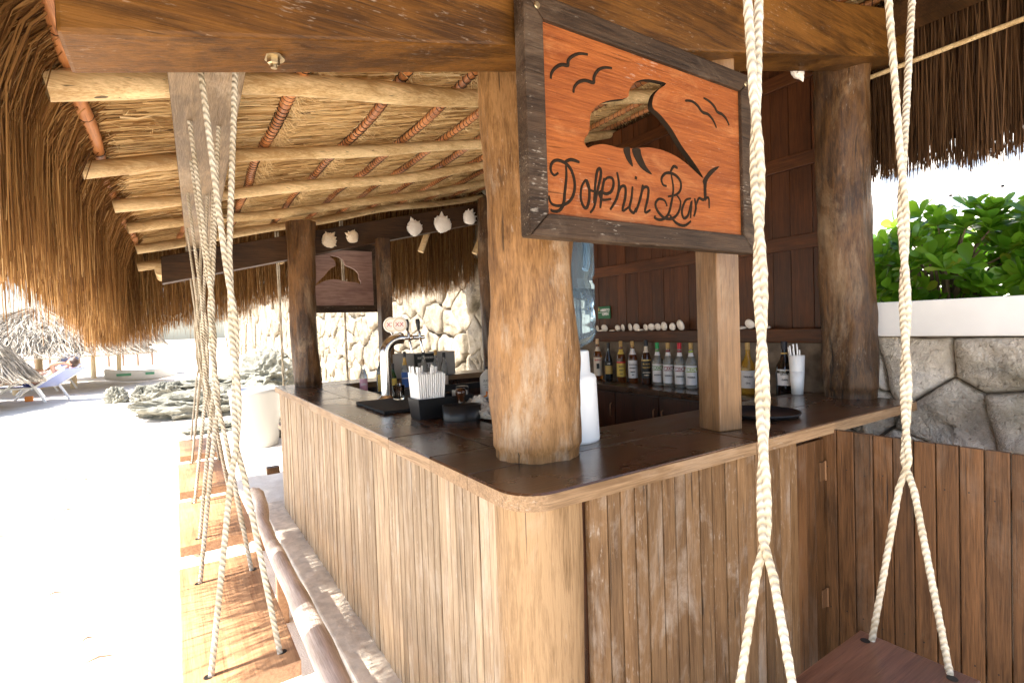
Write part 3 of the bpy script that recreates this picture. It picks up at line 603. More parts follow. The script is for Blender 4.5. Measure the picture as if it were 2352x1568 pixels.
# thatch body (sloping thick sheet) and its straws
m = MB(); m.box(-1.12, 2.78, -1.0, 5.0, 2.575+.10+.012, 2.575+.10+.26, sl=SL); m.build('thatch_bed', 'thatch_back', roof)
def ceiling_straws():
    n = 30000
    x0 = rng.uniform(-1.15, 2.6, n); y0 = rng.uniform(-1.0, 5.0, n); L = rng.uniform(.12, .55, n); ang = rng.normal(0, .07, n)
    dep = rng.uniform(0, .022, n)+.012*np.abs(np.sin(y0*9+x0*3)); k = 4; t = np.linspace(0, 1, k)
    P = np.zeros((n, k, 3))
    x1 = np.minimum(x0+L, 2.75)
    for j in range(k):
        xx = x0+(x1-x0)*t[j]; P[:, j, 0] = xx; P[:, j, 1] = y0+np.sin(ang)*L*t[j]+rng.normal(0, .004, n); P[:, j, 2] = zr(xx)+.10+.010-dep+rng.normal(0, .003, n)
    a = ribbons(P, rng.uniform(.004, .009, n), np.clip(rng.beta(2.2, 2.2, n)+.15*np.sin(x0*3.1+y0*1.7), 0, 1))
    # loose straws that stick out and tufts beside each purlin
    n = 2600; x0 = rng.uniform(-1.0, 2.5, n); y0 = rng.uniform(-.8, 4.9, n); th = rng.uniform(0, 2*PI, n); L = rng.uniform(.04, .22, n)
    P = np.zeros((n, k, 3))
    for j in range(k):
        P[:, j, 0] = x0+np.cos(th)*L*t[j]; P[:, j, 1] = y0+np.sin(th)*L*t[j]*.7; P[:, j, 2] = zr(x0)+.095-L*t[j]*rng.uniform(0, .35, n)
    b_ = ribbons(P, .003, rng.uniform(.3, 1, n))
    n = 15000; pi = rng.integers(2, len(PUR), n); base = np.array(PUR)[pi]; y0 = rng.uniform(-.8, 4.9, n)
    y0 += .03*np.sin(y0*90); x0 = base+rng.uniform(.0, .06, n); L = rng.uniform(.04, .10, n); th = rng.normal(0.3, .9, n)
    P = np.zeros((n, k, 3))
    for j in range(k):
        P[:, j, 0] = x0+np.cos(th)*L*t[j]; P[:, j, 1] = y0+np.sin(th)*L*t[j]; P[:, j, 2] = zr(x0)+.088-.035*np.sin(t[j]*PI*.7)*rng.uniform(.2, 1.3, n)
    c = ribbons(P, .0032, rng.uniform(.45, 1, n))
    V, F, R_ = merge([a, b_, c]); o = np_mesh('ceiling_straw', V, F, R_, 'straw_ceiling', roof); o['kind'] = 'stuff'
ceiling_straws()
def fringe(kind, n, mat, width=(.0025, .006), hair=.5):
    k = 5; t = np.linspace(0, 1, k); P = np.zeros((n, k, 3)); d = rng.random(n)
    nzv = lambda a: .5*np.sin(a*7.3)+.3*np.sin(a*17.1+1)+.2*np.sin(a*41+2)
    if kind == 'left':
        y = rng.uniform(-1.0, 5.25, n); q_ = rng.random(n) < .65; y = np.where(q_, np.round(y/.045)*.045+rng.normal(0, .010, n), y); xs = -.90-.30*d-.05*rng.random(n); xb = -1.10-.30*d+rng.normal(0, .03, n)
        zb = np.interp(y, [-1, .75, 1.2, 1.8, 2.7, 4.2, 5.2], [1.70, 1.70, 1.78, 1.81, 1.77, 1.64, 1.49])+.06*nzv(y)+np.abs(rng.normal(0, .17, n))-np.where(rng.random(n) < .10, rng.uniform(.0, .20, n), 0)+np.where(rng.random(n) < .25, rng.uniform(.1, .6, n), 0)
        zs = zr(xs)+.09+.14*d; yb = y+.09*np.sin(np.round(y/.045)*12.9898+np.floor(d*4)*7)+rng.normal(0, .07, n)
        for j in range(k):
            u = t[j]; P[:, j, 0] = xs+(xb-xs)*np.sin(min(1, u*1.6)*PI/2); P[:, j, 1] = y+(yb-y)*u**1.2+rng.normal(0, .008, n)*u+.03*np.sin(y*5.1+d*4)*u; P[:, j, 2] = zs+(zb-zs)*u**1.35
    elif kind == 'far':
        x = rng.uniform(-1.35, 2.8, n); ys = 4.78+.22*d; yb = 4.92+.28*d+rng.normal(0, .03, n)
        zb = np.interp(x, [-1.3, -1.04, -.72, -.35, .24, 1.54, 2.1, 2.7], [1.50, 1.52, 1.60, 1.68, 1.88, 1.93, 1.97, 2.14])+.05*nzv(x)+np.abs(rng.normal(0, .14, n))-np.where(rng.random(n) < .10, rng.uniform(.0, .16, n), 0)+np.where(rng.random(n) < .25, rng.uniform(.1, .5, n), 0)
        zs = zr(x)+.09+.12*d; xb = x+rng.normal(0, .04, n)
        for j in range(k):
            u = t[j]; P[:, j, 1] = ys+(yb-ys)*np.sin(min(1, u*1.6)*PI/2); P[:, j, 0] = x+(xb-x)*u; P[:, j, 2] = zs+(zb-zs)*u**1.3
    else:
        y = rng.uniform(-1.6, 4.9, n); xs = 2.66+.2*d; xb = 2.74+.25*d+rng.normal(0, .03, n)
        zb = 2.33+.035*nzv(y)+np.abs(rng.normal(0, .09, n))+np.where(rng.random(n) < .25, rng.uniform(.1, .5, n), 0); zs = zr(2.7)+.07+.1*d; yb = y+rng.normal(0, .04, n)
        for j in range(k):
            u = t[j]; P[:, j, 0] = xs+(xb-xs)*np.sin(min(1, u*1.6)*PI/2); P[:, j, 1] = y+(yb-y)*u; P[:, j, 2] = zs+(zb-zs)*u**1.2
    wd = rng.uniform(*width, n); wd = np.where(rng.random(n) < .06, wd*2.2, wd)
    cl = .5+.5*np.sin(np.round((P[:, 0, 0]+P[:, 0, 1])/.045)*78.233)
    V, F, R_ = ribbons(P, wd, np.clip(.72*rng.beta(1.5, 2.4, n)+.28*cl-.02, 0, 1))
    o = np_mesh('straw_fringe', V, F, R_, mat, roof); o['kind'] = 'stuff'
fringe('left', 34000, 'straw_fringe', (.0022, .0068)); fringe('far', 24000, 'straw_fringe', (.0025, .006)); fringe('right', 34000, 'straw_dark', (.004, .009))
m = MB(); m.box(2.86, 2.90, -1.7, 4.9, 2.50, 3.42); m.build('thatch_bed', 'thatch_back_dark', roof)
m = MB(); m.tube([(2.63, -1.4, 2.905), (2.64, .3, 2.895), (2.63, 3.3, 2.90)], .013, 8); m.build('lath', 'pole_cream', roof)
m = MB(); m.box(2.45, 2.55, -1.5, .55, 3.02, 3.16); m.build('ridge_timber', 'beam_dark', roof)
m = MB(); m.tube([(2.5, -.62, 3.25), (2.62, -.60, 2.70)], .045, 10); m.build('brace_pole', 'pole_cream', roof)

# ================================================================== BACK WALL OF THE BAR
bc = thing('back_counter', (2.42, 2, 0), 'dark back counter with cupboard doors where the liquor bottles stand', 'counter')
m = MB(); m.box(2.20, 2.61, .585, 3.5, 1.015, 1.055, b=.004); m.build('worktop', 'slab_top', bc)
y = .6
while y < 3.4:
    m = MB(); m.box(2.222, 2.245, y+.004, y+.446, .08, 1.0, b=.003); dr = m.build('cupboard_door', 'cupboard', bc)
    m = MB(); yy = y+(.04 if int(y*10) % 2 else .41); m.tube([(2.222, yy, .80), (2.205, yy, .81), (2.205, yy, .90), (2.222, yy, .91)], .005, 8); m.build('handle', 'brass', dr)
    y += .45
m = MB(); m.box(2.246, 2.6, .6, 3.48, .0, 1.014); m.build('cabinet_body', 'cupboard', bc)
m = MB(); m.box(2.532, 2.548, .44, 3.5, 1.056, 1.391); m.build('shade_panel', 'shaded_stone', bc)  # added dark sheet over the wall; its colour stands in for shade on the stone
bp_ = thing('bar_back_wall', (2.62, 1.9, 1.4), 'dark reddish brown board panelling with horizontal rails behind the bottles', 'wall panel')
y = .44
while y < 3.35:
    wd = rr.choice((.105, .12, .14, .16)); m = MB(); m.box(2.618-rr.random()*.004, 2.645, y+.0015, y+wd-.0015, 1.40, 3.24, b=.002); m.build('board', 'panel_dark', bp_); y += wd
for z in (1.98, 2.49, 3.02):
    m = MB(); m.box(2.590, 2.6135, .44, 3.36, z, z+.09, b=.004); m.build('panel_rail', 'rail_dark', bp_)
m = MB(); m.box(2.50, 2.612, .44, 3.36, 1.392, 1.482, b=.006)
tag(m.build('shell_shelf', 'rail_dark'), 'thick dark wooden shelf beam under the panelling with a row of shells', 'shelf')

# ================================================================== SIGNS
SIGN = {
 'bird1':[(0.03,0.382),(0.034,0.399),(0.05,0.418),(0.072,0.431),(0.093,0.434),(0.096,0.448),(0.11,0.463),(0.139,0.479),(0.172,0.485)],
 'bird2':[(0.112,0.36),(0.116,0.377),(0.133,0.395),(0.159,0.406),(0.191,0.407),(0.194,0.424),(0.21,0.447),(0.237,0.462),(0.269,0.468)],
 'bird3':[(0.609,0.439),(0.642,0.444),(0.673,0.436),(0.7,0.418),(0.732,0.416),(0.76,0.4),(0.778,0.377)],
 'bird4':[(0.709,0.469),(0.739,0.464),(0.766,0.452),(0.785,0.435),(0.814,0.431),(0.838,0.418),(0.853,0.399)],
 'hole':[(0.148,0.229),(0.169,0.259),(0.174,0.299),(0.185,0.323),(0.216,0.349),(0.261,0.37),(0.33,0.391),(0.342,0.416),(0.365,0.445),(0.411,0.467),(0.467,0.476),(0.515,0.476),(0.477,0.448),(0.453,0.421),(0.447,0.385),(0.482,0.368),(0.534,0.334),(0.583,0.286),(0.626,0.253),(0.669,0.219),(0.698,0.187),(0.66,0.202),(0.616,0.223),(0.556,0.243),(0.49,0.253),(0.426,0.252),(0.382,0.244),(0.298,0.23),(0.263,0.231),(0.221,0.23),(0.181,0.219),(0.161,0.21)],
 'fin1':[(0.309,0.231),(0.335,0.238),(0.338,0.216),(0.348,0.18),(0.326,0.193),(0.312,0.214)],
 'fin2':[(0.346,0.235),(0.381,0.241),(0.387,0.223),(0.408,0.189),(0.435,0.166),(0.393,0.176),(0.362,0.201)],
 'tail':[(0.695,0.181),(0.739,0.223),(0.79,0.241),(0.743,0.205),(0.715,0.173),(0.711,0.113),(0.698,0.118),(0.697,0.164)],
 'D1':[(0.076,0.15),(0.076,0.114),(0.069,0.071),(0.062,0.034),(0.046,0.014),(0.025,0.010),(0.015,0.014)],
 'D2':[(0.047,0.121),(0.032,0.112),(0.02,0.124),(0.024,0.144),(0.043,0.156),(0.07,0.153),(0.091,0.14),(0.104,0.113),(0.106,0.084),(0.094,0.054),(0.071,0.035),(0.041,0.027),(0.018,0.032),(0.010,0.052)],
 'D3':[(0.07,0.153),(0.095,0.165),(0.127,0.162)],
 'o':[(0.15,0.115),(0.133,0.092),(0.128,0.058),(0.138,0.034),(0.151,0.033),(0.161,0.061),(0.161,0.096),(0.15,0.115),(0.162,0.088),(0.183,0.083)],
 'l':[(0.163,0.018),(0.18,0.038),(0.192,0.079),(0.21,0.134),(0.208,0.154),(0.197,0.147),(0.189,0.119),(0.183,0.078),(0.179,0.048)],
 'p1':[(0.224,0.128),(0.212,0.082),(0.204,0.036)],
 'p2':[(0.217,0.112),(0.235,0.13),(0.256,0.132),(0.262,0.115),(0.251,0.091),(0.229,0.081),(0.209,0.086),(0.202,0.076),(0.215,0.062),(0.25,0.068)],
 'h':[(0.278,0.153),(0.285,0.115),(0.274,0.073),(0.245,0.035)],
 'h2':[(0.275,0.078),(0.294,0.11),(0.312,0.111),(0.31,0.077),(0.297,0.037),(0.324,0.05)],
 'i':[(0.344,0.117),(0.338,0.08),(0.328,0.047),(0.346,0.034),(0.356,0.05)],
 'idot':[(0.355,0.147),(0.365,0.145)],
 'n':[(0.391,0.128),(0.378,0.084),(0.355,0.037)],
 'n2':[(0.374,0.081),(0.394,0.118),(0.415,0.12),(0.412,0.088),(0.397,0.041),(0.423,0.051)],
 'B1':[(0.528,0.178),(0.537,0.134),(0.527,0.089),(0.507,0.042),(0.473,0.023),(0.443,0.026),(0.446,0.034)],
 'B2':[(0.504,0.137),(0.486,0.14),(0.48,0.16),(0.504,0.18),(0.545,0.18),(0.574,0.161),(0.573,0.133),(0.551,0.114),(0.509,0.103)],
 'B3':[(0.551,0.114),(0.572,0.093),(0.562,0.058),(0.531,0.033),(0.49,0.03),(0.458,0.049),(0.447,0.072),(0.464,0.09),(0.492,0.088),(0.504,0.07)],
 'B4':[(0.525,0.188),(0.542,0.207),(0.561,0.204)],
 'B5':[(0.515,0.043),(0.548,0.018),(0.59,0.013),(0.624,0.031)],
 'a':[(0.627,0.109),(0.598,0.099),(0.578,0.063),(0.587,0.038),(0.611,0.052),(0.631,0.102),(0.622,0.041)],
 'r':[(0.647,0.112),(0.652,0.078),(0.64,0.048)],
 'r2':[(0.653,0.087),(0.67,0.114),(0.693,0.111),(0.723,0.122),(0.726,0.085)]}
SW, SH = .912, .534
def make_sign(loc, rz, label, carved=True, tilt=0):
    """local: x to the right, z up, face towards -y; origin at lower left of the panel"""
    t = thing('bar_sign', loc, label, 'sign', 'framed signs with a leaping dolphin cut out', rz)
    t.rotation_euler = (tilt, 0, rz)
    up = Matrix.Rotation(PI/2, 4, 'X')
    hole = smooth_pts(SIGN['hole'], 3, True)
    outer = [(-.01, -.01), (SW+.01, -.01), (SW+.01, SH+.01), (-.01, SH+.01)]
    pn = curve_poly('panel', [outer, hole], .010, 'sign_orange' if carved else 'sign_back', t, Matrix.Translation((0, .012, 0)) @ up)
    pn.data.materials.append(M['carved' if carved else 'sign_back'])
    for p in pn.data.polygons: p.material_index = 1 if abs(p.normal.y) < .5 else 0
    fr = .066; y0, y1 = -.012, .036
    def rail(pts):
        m = MB(); n = len(pts); c = (sum(p[0] for p in pts)/n, sum(p[1] for p in pts)/n)
        q = [(p[0]+(c[0]-p[0])*.0, p[1]) for p in pts]
        vs = [(x, y1, z) for x, z in q]+[(x, y0, z) for x, z in q]
        m.add(vs, [tuple(range(n)), tuple(range(2*n-1, n-1, -1))]+[(i, n+i, n+(i+1) % n, (i+1) % n) for i in range(n)])
        m.build('frame_rail', 'sign_frame', t, local=True, bevel=.004)
    e = .0008
    rail([(-fr, -fr), (SW+fr, -fr), (SW-e, 0), (e, 0)]); rail([(-fr, SH+fr), (e, SH), (SW-e, SH), (SW+fr, SH+fr)])
    rail([(-fr, -fr+2*e), (0, 2*e), (0, SH-2*e), (-fr, SH+fr-2*e)]); rail([(SW+fr, -fr+2*e), (SW+fr, SH+fr-2*e), (SW, SH-2*e), (SW, 2*e)])
    for sx, sz in ((-.02, SH+.03), (SW+.03, SH+.03)): 
        m = MB(); m.lathe([(.010, 0), (.008, .003)], (0, 0, 0), 10)
        for q in range(len(m.v)): 
            a, b_, c = m.v[q]; m.v[q] = (sx+a, y0-c-.0005, sz+b_)
        m.build('screw', 'steel_dull', t, local=True)
    if carved:
        def strokes(keys, wd, name):
            m = MB()
            for k in keys:
                p = smooth_pts(SIGN[k], 4); n = len(p)
                rad = [wd*(.62+.38*math.sin(PI*min(1, max(0, (i+1)/(n+1))))) for i in range(n)]
                m.tube([(x, 0, z) for x, z in p], rad, 6, smooth=True)
                for q in range(len(m.v)): pass
            m.v = [(x, .0018+ (y_*.32), z) for x, y_, z in m.v]
            m.build(name, 'carved', t, local=True)
        [strokes([b_], .0062, 'carved_gull') for b_ in ('bird1', 'bird2', 'bird3', 'bird4')]
        strokes(['D1', 'D2', 'D3', 'o', 'l', 'p1', 'p2', 'h', 'h2', 'i', 'idot', 'n', 'n2'], .0058, 'lettering')
        strokes(['B1', 'B2', 'B3', 'B4', 'B5', 'a', 'r', 'r2'], .0058, 'lettering')
        for k in ('fin1', 'fin2', 'tail'):
            curve_poly('carved_fin', [smooth_pts(SIGN[k], 3, True)], .0006, 'carved', t, Matrix.Translation((0, .0014, 0)) @ up)
    return t
make_sign((.152, .052, 1.863), 0, 'orange carved wooden bar sign in a dark frame fixed to the front posts')
fs_ = make_sign((.964, 4.042, 1.813), PI, 'back of the far bar sign with dolphin cut out, above the beer tap', carved=False); fs_.scale = (.80, 1, 1)

# ================================================================== ROPE SWINGS
def strand(m, pts, r, braid=True):
    """braided rope strand: resampled polyline with a raised diamond pattern"""
    P = [Vector(p) for p in pts]; out = [P[0]]; step = .007
    for a, b_ in zip(P[:-1], P[1:]):
        L = (b_-a).length; k = max(1, int(L/step))
        for i in range(1, k+1): out.append(a.lerp(b_, i/k))
    def prof(i, th): return 1+.12*max(0, math.sin(4*th+i*1.05))*max(0, math.sin(4*th-i*1.05))*2
    m.tube(out, r*.92, 12, prof=prof if braid else None)
def rope_pair(parent, c, ztop, zm, zs, zbot, axis_top, top_sep, axis_bot, bot_sep, r, turns, seed, sway=(0, 0)):
    """two strands: apart at the beam, twisted round each other between zm and zs, apart again down to the seat holes"""
    r_ = random.Random(seed); ph0 = r_.random()*.6
    for s in (-1, 1):
        pts = []
        at = Vector(axis_top).normalized(); ab = Vector(axis_bot).normalized(); C = Vector((c[0], c[1], 0))
        rt = r*.62
        th_a = math.atan2(at.y, at.x); th_b = math.atan2(ab.y, ab.x)+turns*2*PI
        N = int(22*turns)+14
        for i in range(8): u = i/8; d = top_sep*s*(1-u)+rt*s*u; pts.append((C.x+at.x*d, C.y+at.y*d, ztop+(zm-ztop)*u))
        for i in range(N+1):
            u = i/N; th = th_a+(th_b-th_a)*u; sw_ = math.sin(u*PI)
            pts.append((C.x+sway[0]*sw_+s*rt*math.cos(th), C.y+sway[1]*sw_+s*rt*math.sin(th), zm+(zs-zm)*u))
        for i in range(1, 9): u = i/8; d = rt*s*(1-u)+bot_sep*s*u; pts.append((C.x+ab.x*d, C.y+ab.y*d, zs+(zbot-zs)*u))
        m = MB(); strand(m, pts, r); m.build('rope', 'rope', parent)
def seat_board(parent, x0, x1, y0, y1, z, th, mat, holes):
    m = MB(); m.box(x0, x1, y0, y1, z-th, z, b=.004); st = m.build('seat', mat, parent)
    for (hx, hy) in holes:
        m = MB(); m.lathe([(.0112, .0012), (.0112, .0006)], (hx, hy, z), 14); m.build('rope_hole', 'black_wire', st)
        m = MB(); m.lathe([(.011, -.005), (.021, -.012), (.023, -.026), (.012, -.036)], (hx, hy, z-th+.004), 10); m.build('knot', 'rope', st)
ZSEAT = .71
swl = ['nearest swing of the beach side with a sun-striped plank seat', 'second beach side swing from the viewer hanging beside the driftwood foot rail',
       'third beach side swing from the viewer in the row along the counter', 'farthest beach side swing hanging near the end of the counter']
for i, (ya, yb, x0, x1, ra, rb) in enumerate([(.30, 1.13, -.760, -.500, .365, .955), (1.36, 2.05, -.755, -.478, 1.42, 1.985), (2.25, 3.02, -.748, -.485, 2.30, 2.975), (3.28, 3.98, -.735, -.460, 3.36, 3.92)]):
    t = thing('rope_swing', ((x0+x1)/2, (ya+yb)/2, ZSEAT), swl[i], 'swing', 'rope swings around the bar')
    cx = -.632+.017*(ya+yb)/2; hb = .085
    seat_board(t, x0, x1, ya, yb, ZSEAT, .042, 'seat', [(cx+s*hb, yy) for s in (-1, 1) for yy in (ra, rb)])
    for j, yy in enumerate((ra, rb)):
        jj = .03*((i*2+j) % 3-1)
        rope_pair(t, (cx, yy), 2.30, 1.78+jj, 1.30+jj, ZSEAT-.045, (1, .1, 0), .045, (1, 0, 0), hb, .0076, 1.25+.5*((i+j) % 2), i*2+j, (.008*(-1)**j, 0))
t = thing('rope_swing', (.45, -.585, ZSEAT), 'front swing with a reddish wooden seat beside the dark plank fence', 'swing', 'rope swings around the bar')
seat_board(t, .06, .765, -.715, -.465, ZSEAT, .042, 'seat_red', [(xx, yy) for xx in (.135, .722) for yy in (-.495, -.675)])
rope_pair(t, (.137, -.585), 2.60, 1.94, 1.15, ZSEAT-.045, (1, 0, 0), .052, (0, 1, 0), .088, .0079, 1.75, 21, (.004, 0))
rope_pair(t, (.737, -.585), 2.75, 1.90, 1.19, ZSEAT-.045, (1, 0, 0), .135, (0, 1, 0), .088, .0079, 1.5, 22, (.006, 0))
m = MB(); m.box(-.9, 2.6, -.66, -.51, 2.575-.03, 2.575+.07, sl=SL, b=.01)
tag(m.build('swing_beam', 'beam'), 'brown beam above the front swing, out of view at the top', 'beam')
t = thing('rope_swing', (.5, 4.55, .62), 'swing at the far end of the bar partly hidden behind the trunk post', 'swing', 'rope swings around the bar')
seat_board(t, .13, .88, 4.42, 4.68, .64, .04, 'seat', [(xx, yy) for xx in (.18, .82) for yy in (4.47, 4.63)])
for k, xx in enumerate((.18, .82)): rope_pair(t, (xx, 4.55), 2.58+.16*k, 1.9, 1.1, .60, (1, 0, 0), .012, (0, 1, 0), .08, .0085, 2.0, 31+k)

# driftwood foot rail
t = thing('foot_rail', (-.28, 2, 0), 'grey driftwood log foot rail on short stakes along the beach side', 'foot rail')
pts = [(-.315, .25, .29), (-.305, .7, .292), (-.295, 1.2, .29), (-.292, 1.7, .287), (-.292, 2.3, .285), (-.282, 2.75, .29), (-.252, 3.02, .325), (-.262, 3.14, .375), (-.295, 3.21, .385)]
fp = []
for a, b_ in zip(pts[:-1], pts[1:]):
    for i in range(6): fp.append(Vector(a).lerp(Vector(b_), i/6))
fp.append(Vector(pts[-1])); rad = [(.048-.010*(i/len(fp)))*(1+.10*noise.noise(Vector((i*.25, 3, 1)))) for i in range(len(fp))]
rad[-1] *= .8; rad[-5] *= 1.15
m = MB(); m.tube(fp, rad, 16, prof=lambda i, th: 1+.07*math.sin(2*th+i*.2)+.04*math.sin(5*th+i)); m.build('log', 'log_grey', t)
for (x, y) in ((-.30, 1.93), (-.245, 3.05), (-.325, .5)):
    m = MB(); m.box(x-.03, x+.025, y-.03, y+.03, -.02, .27, b=.006); m.build('stake', 'seat', t)
m = MB(); m.box(-.08, .027, 4.00, 4.08, .30, .36, b=.004); tag(m.build('timber_offcut', 'trunk_dark'), 'short dark timber end sticking out low beyond the far counter corner', 'timber')

# ================================================================== SHELLS
def conch(name, loc, size, rot, label, mat='shell', group='conch shells fixed to the beams', seed=0):
    m = MB(); r_ = random.Random(seed); n, rows = 36, 22; vs = []
    for k in range(rows+1):
        ph = PI*k/rows
        for j in range(n):
            th = 2*PI*j/n; x, y, z = math.sin(ph)*math.cos(th), math.sin(ph)*math.sin(th), math.cos(ph)
            if z < 0: x *= 1+.45*z*abs(z)+(.25*max(0, x)*-z); z *= 1.12                    # tapers to the siphon, lip side stays broad
            x += .16*max(0, x)*(1-z*z)                                                      # flared lip
            rib = 1+.035*math.sin(x*26)*max(0, -z)+.05*noise.noise(Vector((x*3, y*3, z*3+seed*5)))
            step = 1+.05*math.sin(z*13) if z > .2 else 1
            vs.append((.52*x*rib*step, .34*y*rib*step, .50*z*rib))
    m.add(vs, [(k*n+j, k*n+(j+1) % n, (k+1)*n+(j+1) % n, (k+1)*n+j) for k in range(rows) for j in range(n)], 0, True)
    for a_ in (18, 48, 76, 104, 132, 160):
        a_ = math.radians(a_+r_.uniform(-7, 7)); L = r_.uniform(.14, .26); c = Vector((.44*math.cos(a_), -.06, .40*math.sin(a_))); d = Vector((math.cos(a_), -.25, math.sin(a_))).normalized()
        m.tube([c-d*.06, c+d*L*.5, c+d*L], [.11, .065, .012], 9)
    m.tube([(-.12, -.05, .40), (-.16, -.06, .58), (-.19, -.06, .72)], [.17, .09, .015], 12)
    o = m.build(name, mat); o.location = loc; o.scale = (size,)*3; o.rotation_euler = rot
    return tag(o, label, 'shell', group)
yb = 3.835
conch('conch_shell', (.50, yb-.02, 2.405), .105*1.2, (.1, .9, .2), 'yellowish conch shell next to the far trunk post, leftmost on the dark beam', 'shell_warm', seed=1)
conch('conch_shell', (.715, yb-.02, 2.445), .092*1.2, (.1, -.9, .1), 'small pinkish conch shell lying tilted, second from the left on the dark beam', 'shell_warm', seed=2)
conch('conch_shell', (1.335, yb-.03, 2.575), .125*1.2, (.1, -.15, .15), 'white spiked conch shell, third from the left on the dark beam', seed=3)
conch('conch_shell', (1.645, yb-.03, 2.64), .14*1.2, (.1, .2, -.1), 'largest white conch shell on the dark beam, fourth from the left', seed=4)
conch('conch_shell', (1.965, yb-.03, 2.735), .115*1.2, (.1, .7, .1), 'white conch shell on the dark beam nearest the big corner post', seed=5)
conch('conch_shell', (2.02, .34, 2.82), .085, (.2, 2.9, .2), 'single white conch shell under the front beam beside the right trunk post', seed=6)
def clam(loc, s, kind, rz, label, seed):
    m = MB(); n = 16; rows = 6; r_ = random.Random(seed); vs = []
    for k in range(rows+1):
        u = k/rows
        for j in range(n):
            th = 2*PI*j/n; r = math.sin(u*PI/2)*(1+.06*math.sin(th*2+seed)); vs.append((r*math.cos(th), .45*(1-u*u)*1, r*math.sin(th)*1.05))
    for j in range(n): th = 2*PI*j/n; vs.append((.82*math.cos(th), .06, .86*math.sin(th)))
    for j in range(n): th = 2*PI*j/n; vs.append((.4*math.cos(th), .22, .42*math.sin(th)))
    m.add(vs, [(k*n+j, (k+1)*n+j, (k+1)*n+(j+1) % n, k*n+(j+1) % n) for k in range(rows+1) for j in range(n)], 0, True)
    m.add(vs[(rows+1)*n:], [(j, n+j, n+(j+1) % n, (j+1) % n) for j in range(n)]+[tuple(range(n, 2*n))], 1, True)
    o = m.build('clam_shell', ['shell', 'shell' if seed % 3 else 'shell_in']); o.scale = (s, s, s)
    if kind == 'up': o.rotation_euler = (-.25, .12*(r_.random()-.5), rz); o.location = (loc[0], loc[1], loc[2]+s*.97)
    else: o.rotation_euler = (PI/2-.1, 0, rz); o.location = (loc[0], loc[1], loc[2]+s*.12)
    return tag(o, label, 'shell', 'shells lined up on the shelf')
sx = [(30, 'up', .028), (70, 'flat', .03), (125, 'up', .026), (205, 'up', .030), (262, 'flat', .03), (318, 'up', .033), (440, 'flat', .03), (528, 'up', .030), (612, 'up', .032), (720, 'up', .034), (808, 'up', .032), (865, 'flat', .03), (940, 'up', .030), (1015, 'up', .032), (1100, 'up', .032), (1180, 'up', .036), (1285, 'up', .030), (1385, 'up', .042)]
for i, (px, kind, s) in enumerate(sx):
    yy = 2.62-(px-30)/1355*(2.62-1.545)
    clam((2.545, yy, 1.483), s*.95, kind, PI/2+rr.uniform(-.5, .5), 'pale seashell on the dark shelf, %s from the water dispenser' % ORD[i], i+1)
for k, (yy, kind) in enumerate(((1.03, 'flat'), (.97, 'up'), (.86, 'flat'))):
    clam((2.545, yy, 1.483), .034, kind, PI/2, 'white seashell on the shelf right of the squared post, %s from that post' % ORD[k], k+31)

# open sign on the panel
t = thing('open_sign', (2.60, 2.45, 1.655), 'small green placard reading ABIERTO OPEN on the dark panelling', 'sign')
m = MB(); m.box(2.600, 2.612, 2.375, 2.535, 1.598, 1.712, b=.006); m.build('placard', 'sign_green', t)
toX = lambda y, z: Matrix.Translation((-.0018, y, z)) @ Matrix.Rotation(-PI/2, 4, 'Z') @ Matrix.Rotation(PI/2, 4, 'X')
text_mesh('ABIERTO', .030, t, 'ink_white', toX(-.012, .022), bold=.001); text_mesh('OPEN', .032, t, 'ink_white', toX(-.016, -.016), bold=.001)
m = MB(); m.box(2.5985, 2.5995, 2.382, 2.528, 1.655, 1.658); m.build('divider_line', 'ink_white', t)
m = MB(); m.box(2.5985, 2.5995, 2.512, 2.528, 1.672, 1.70); m.build('emblem', 'cap_gold', t)

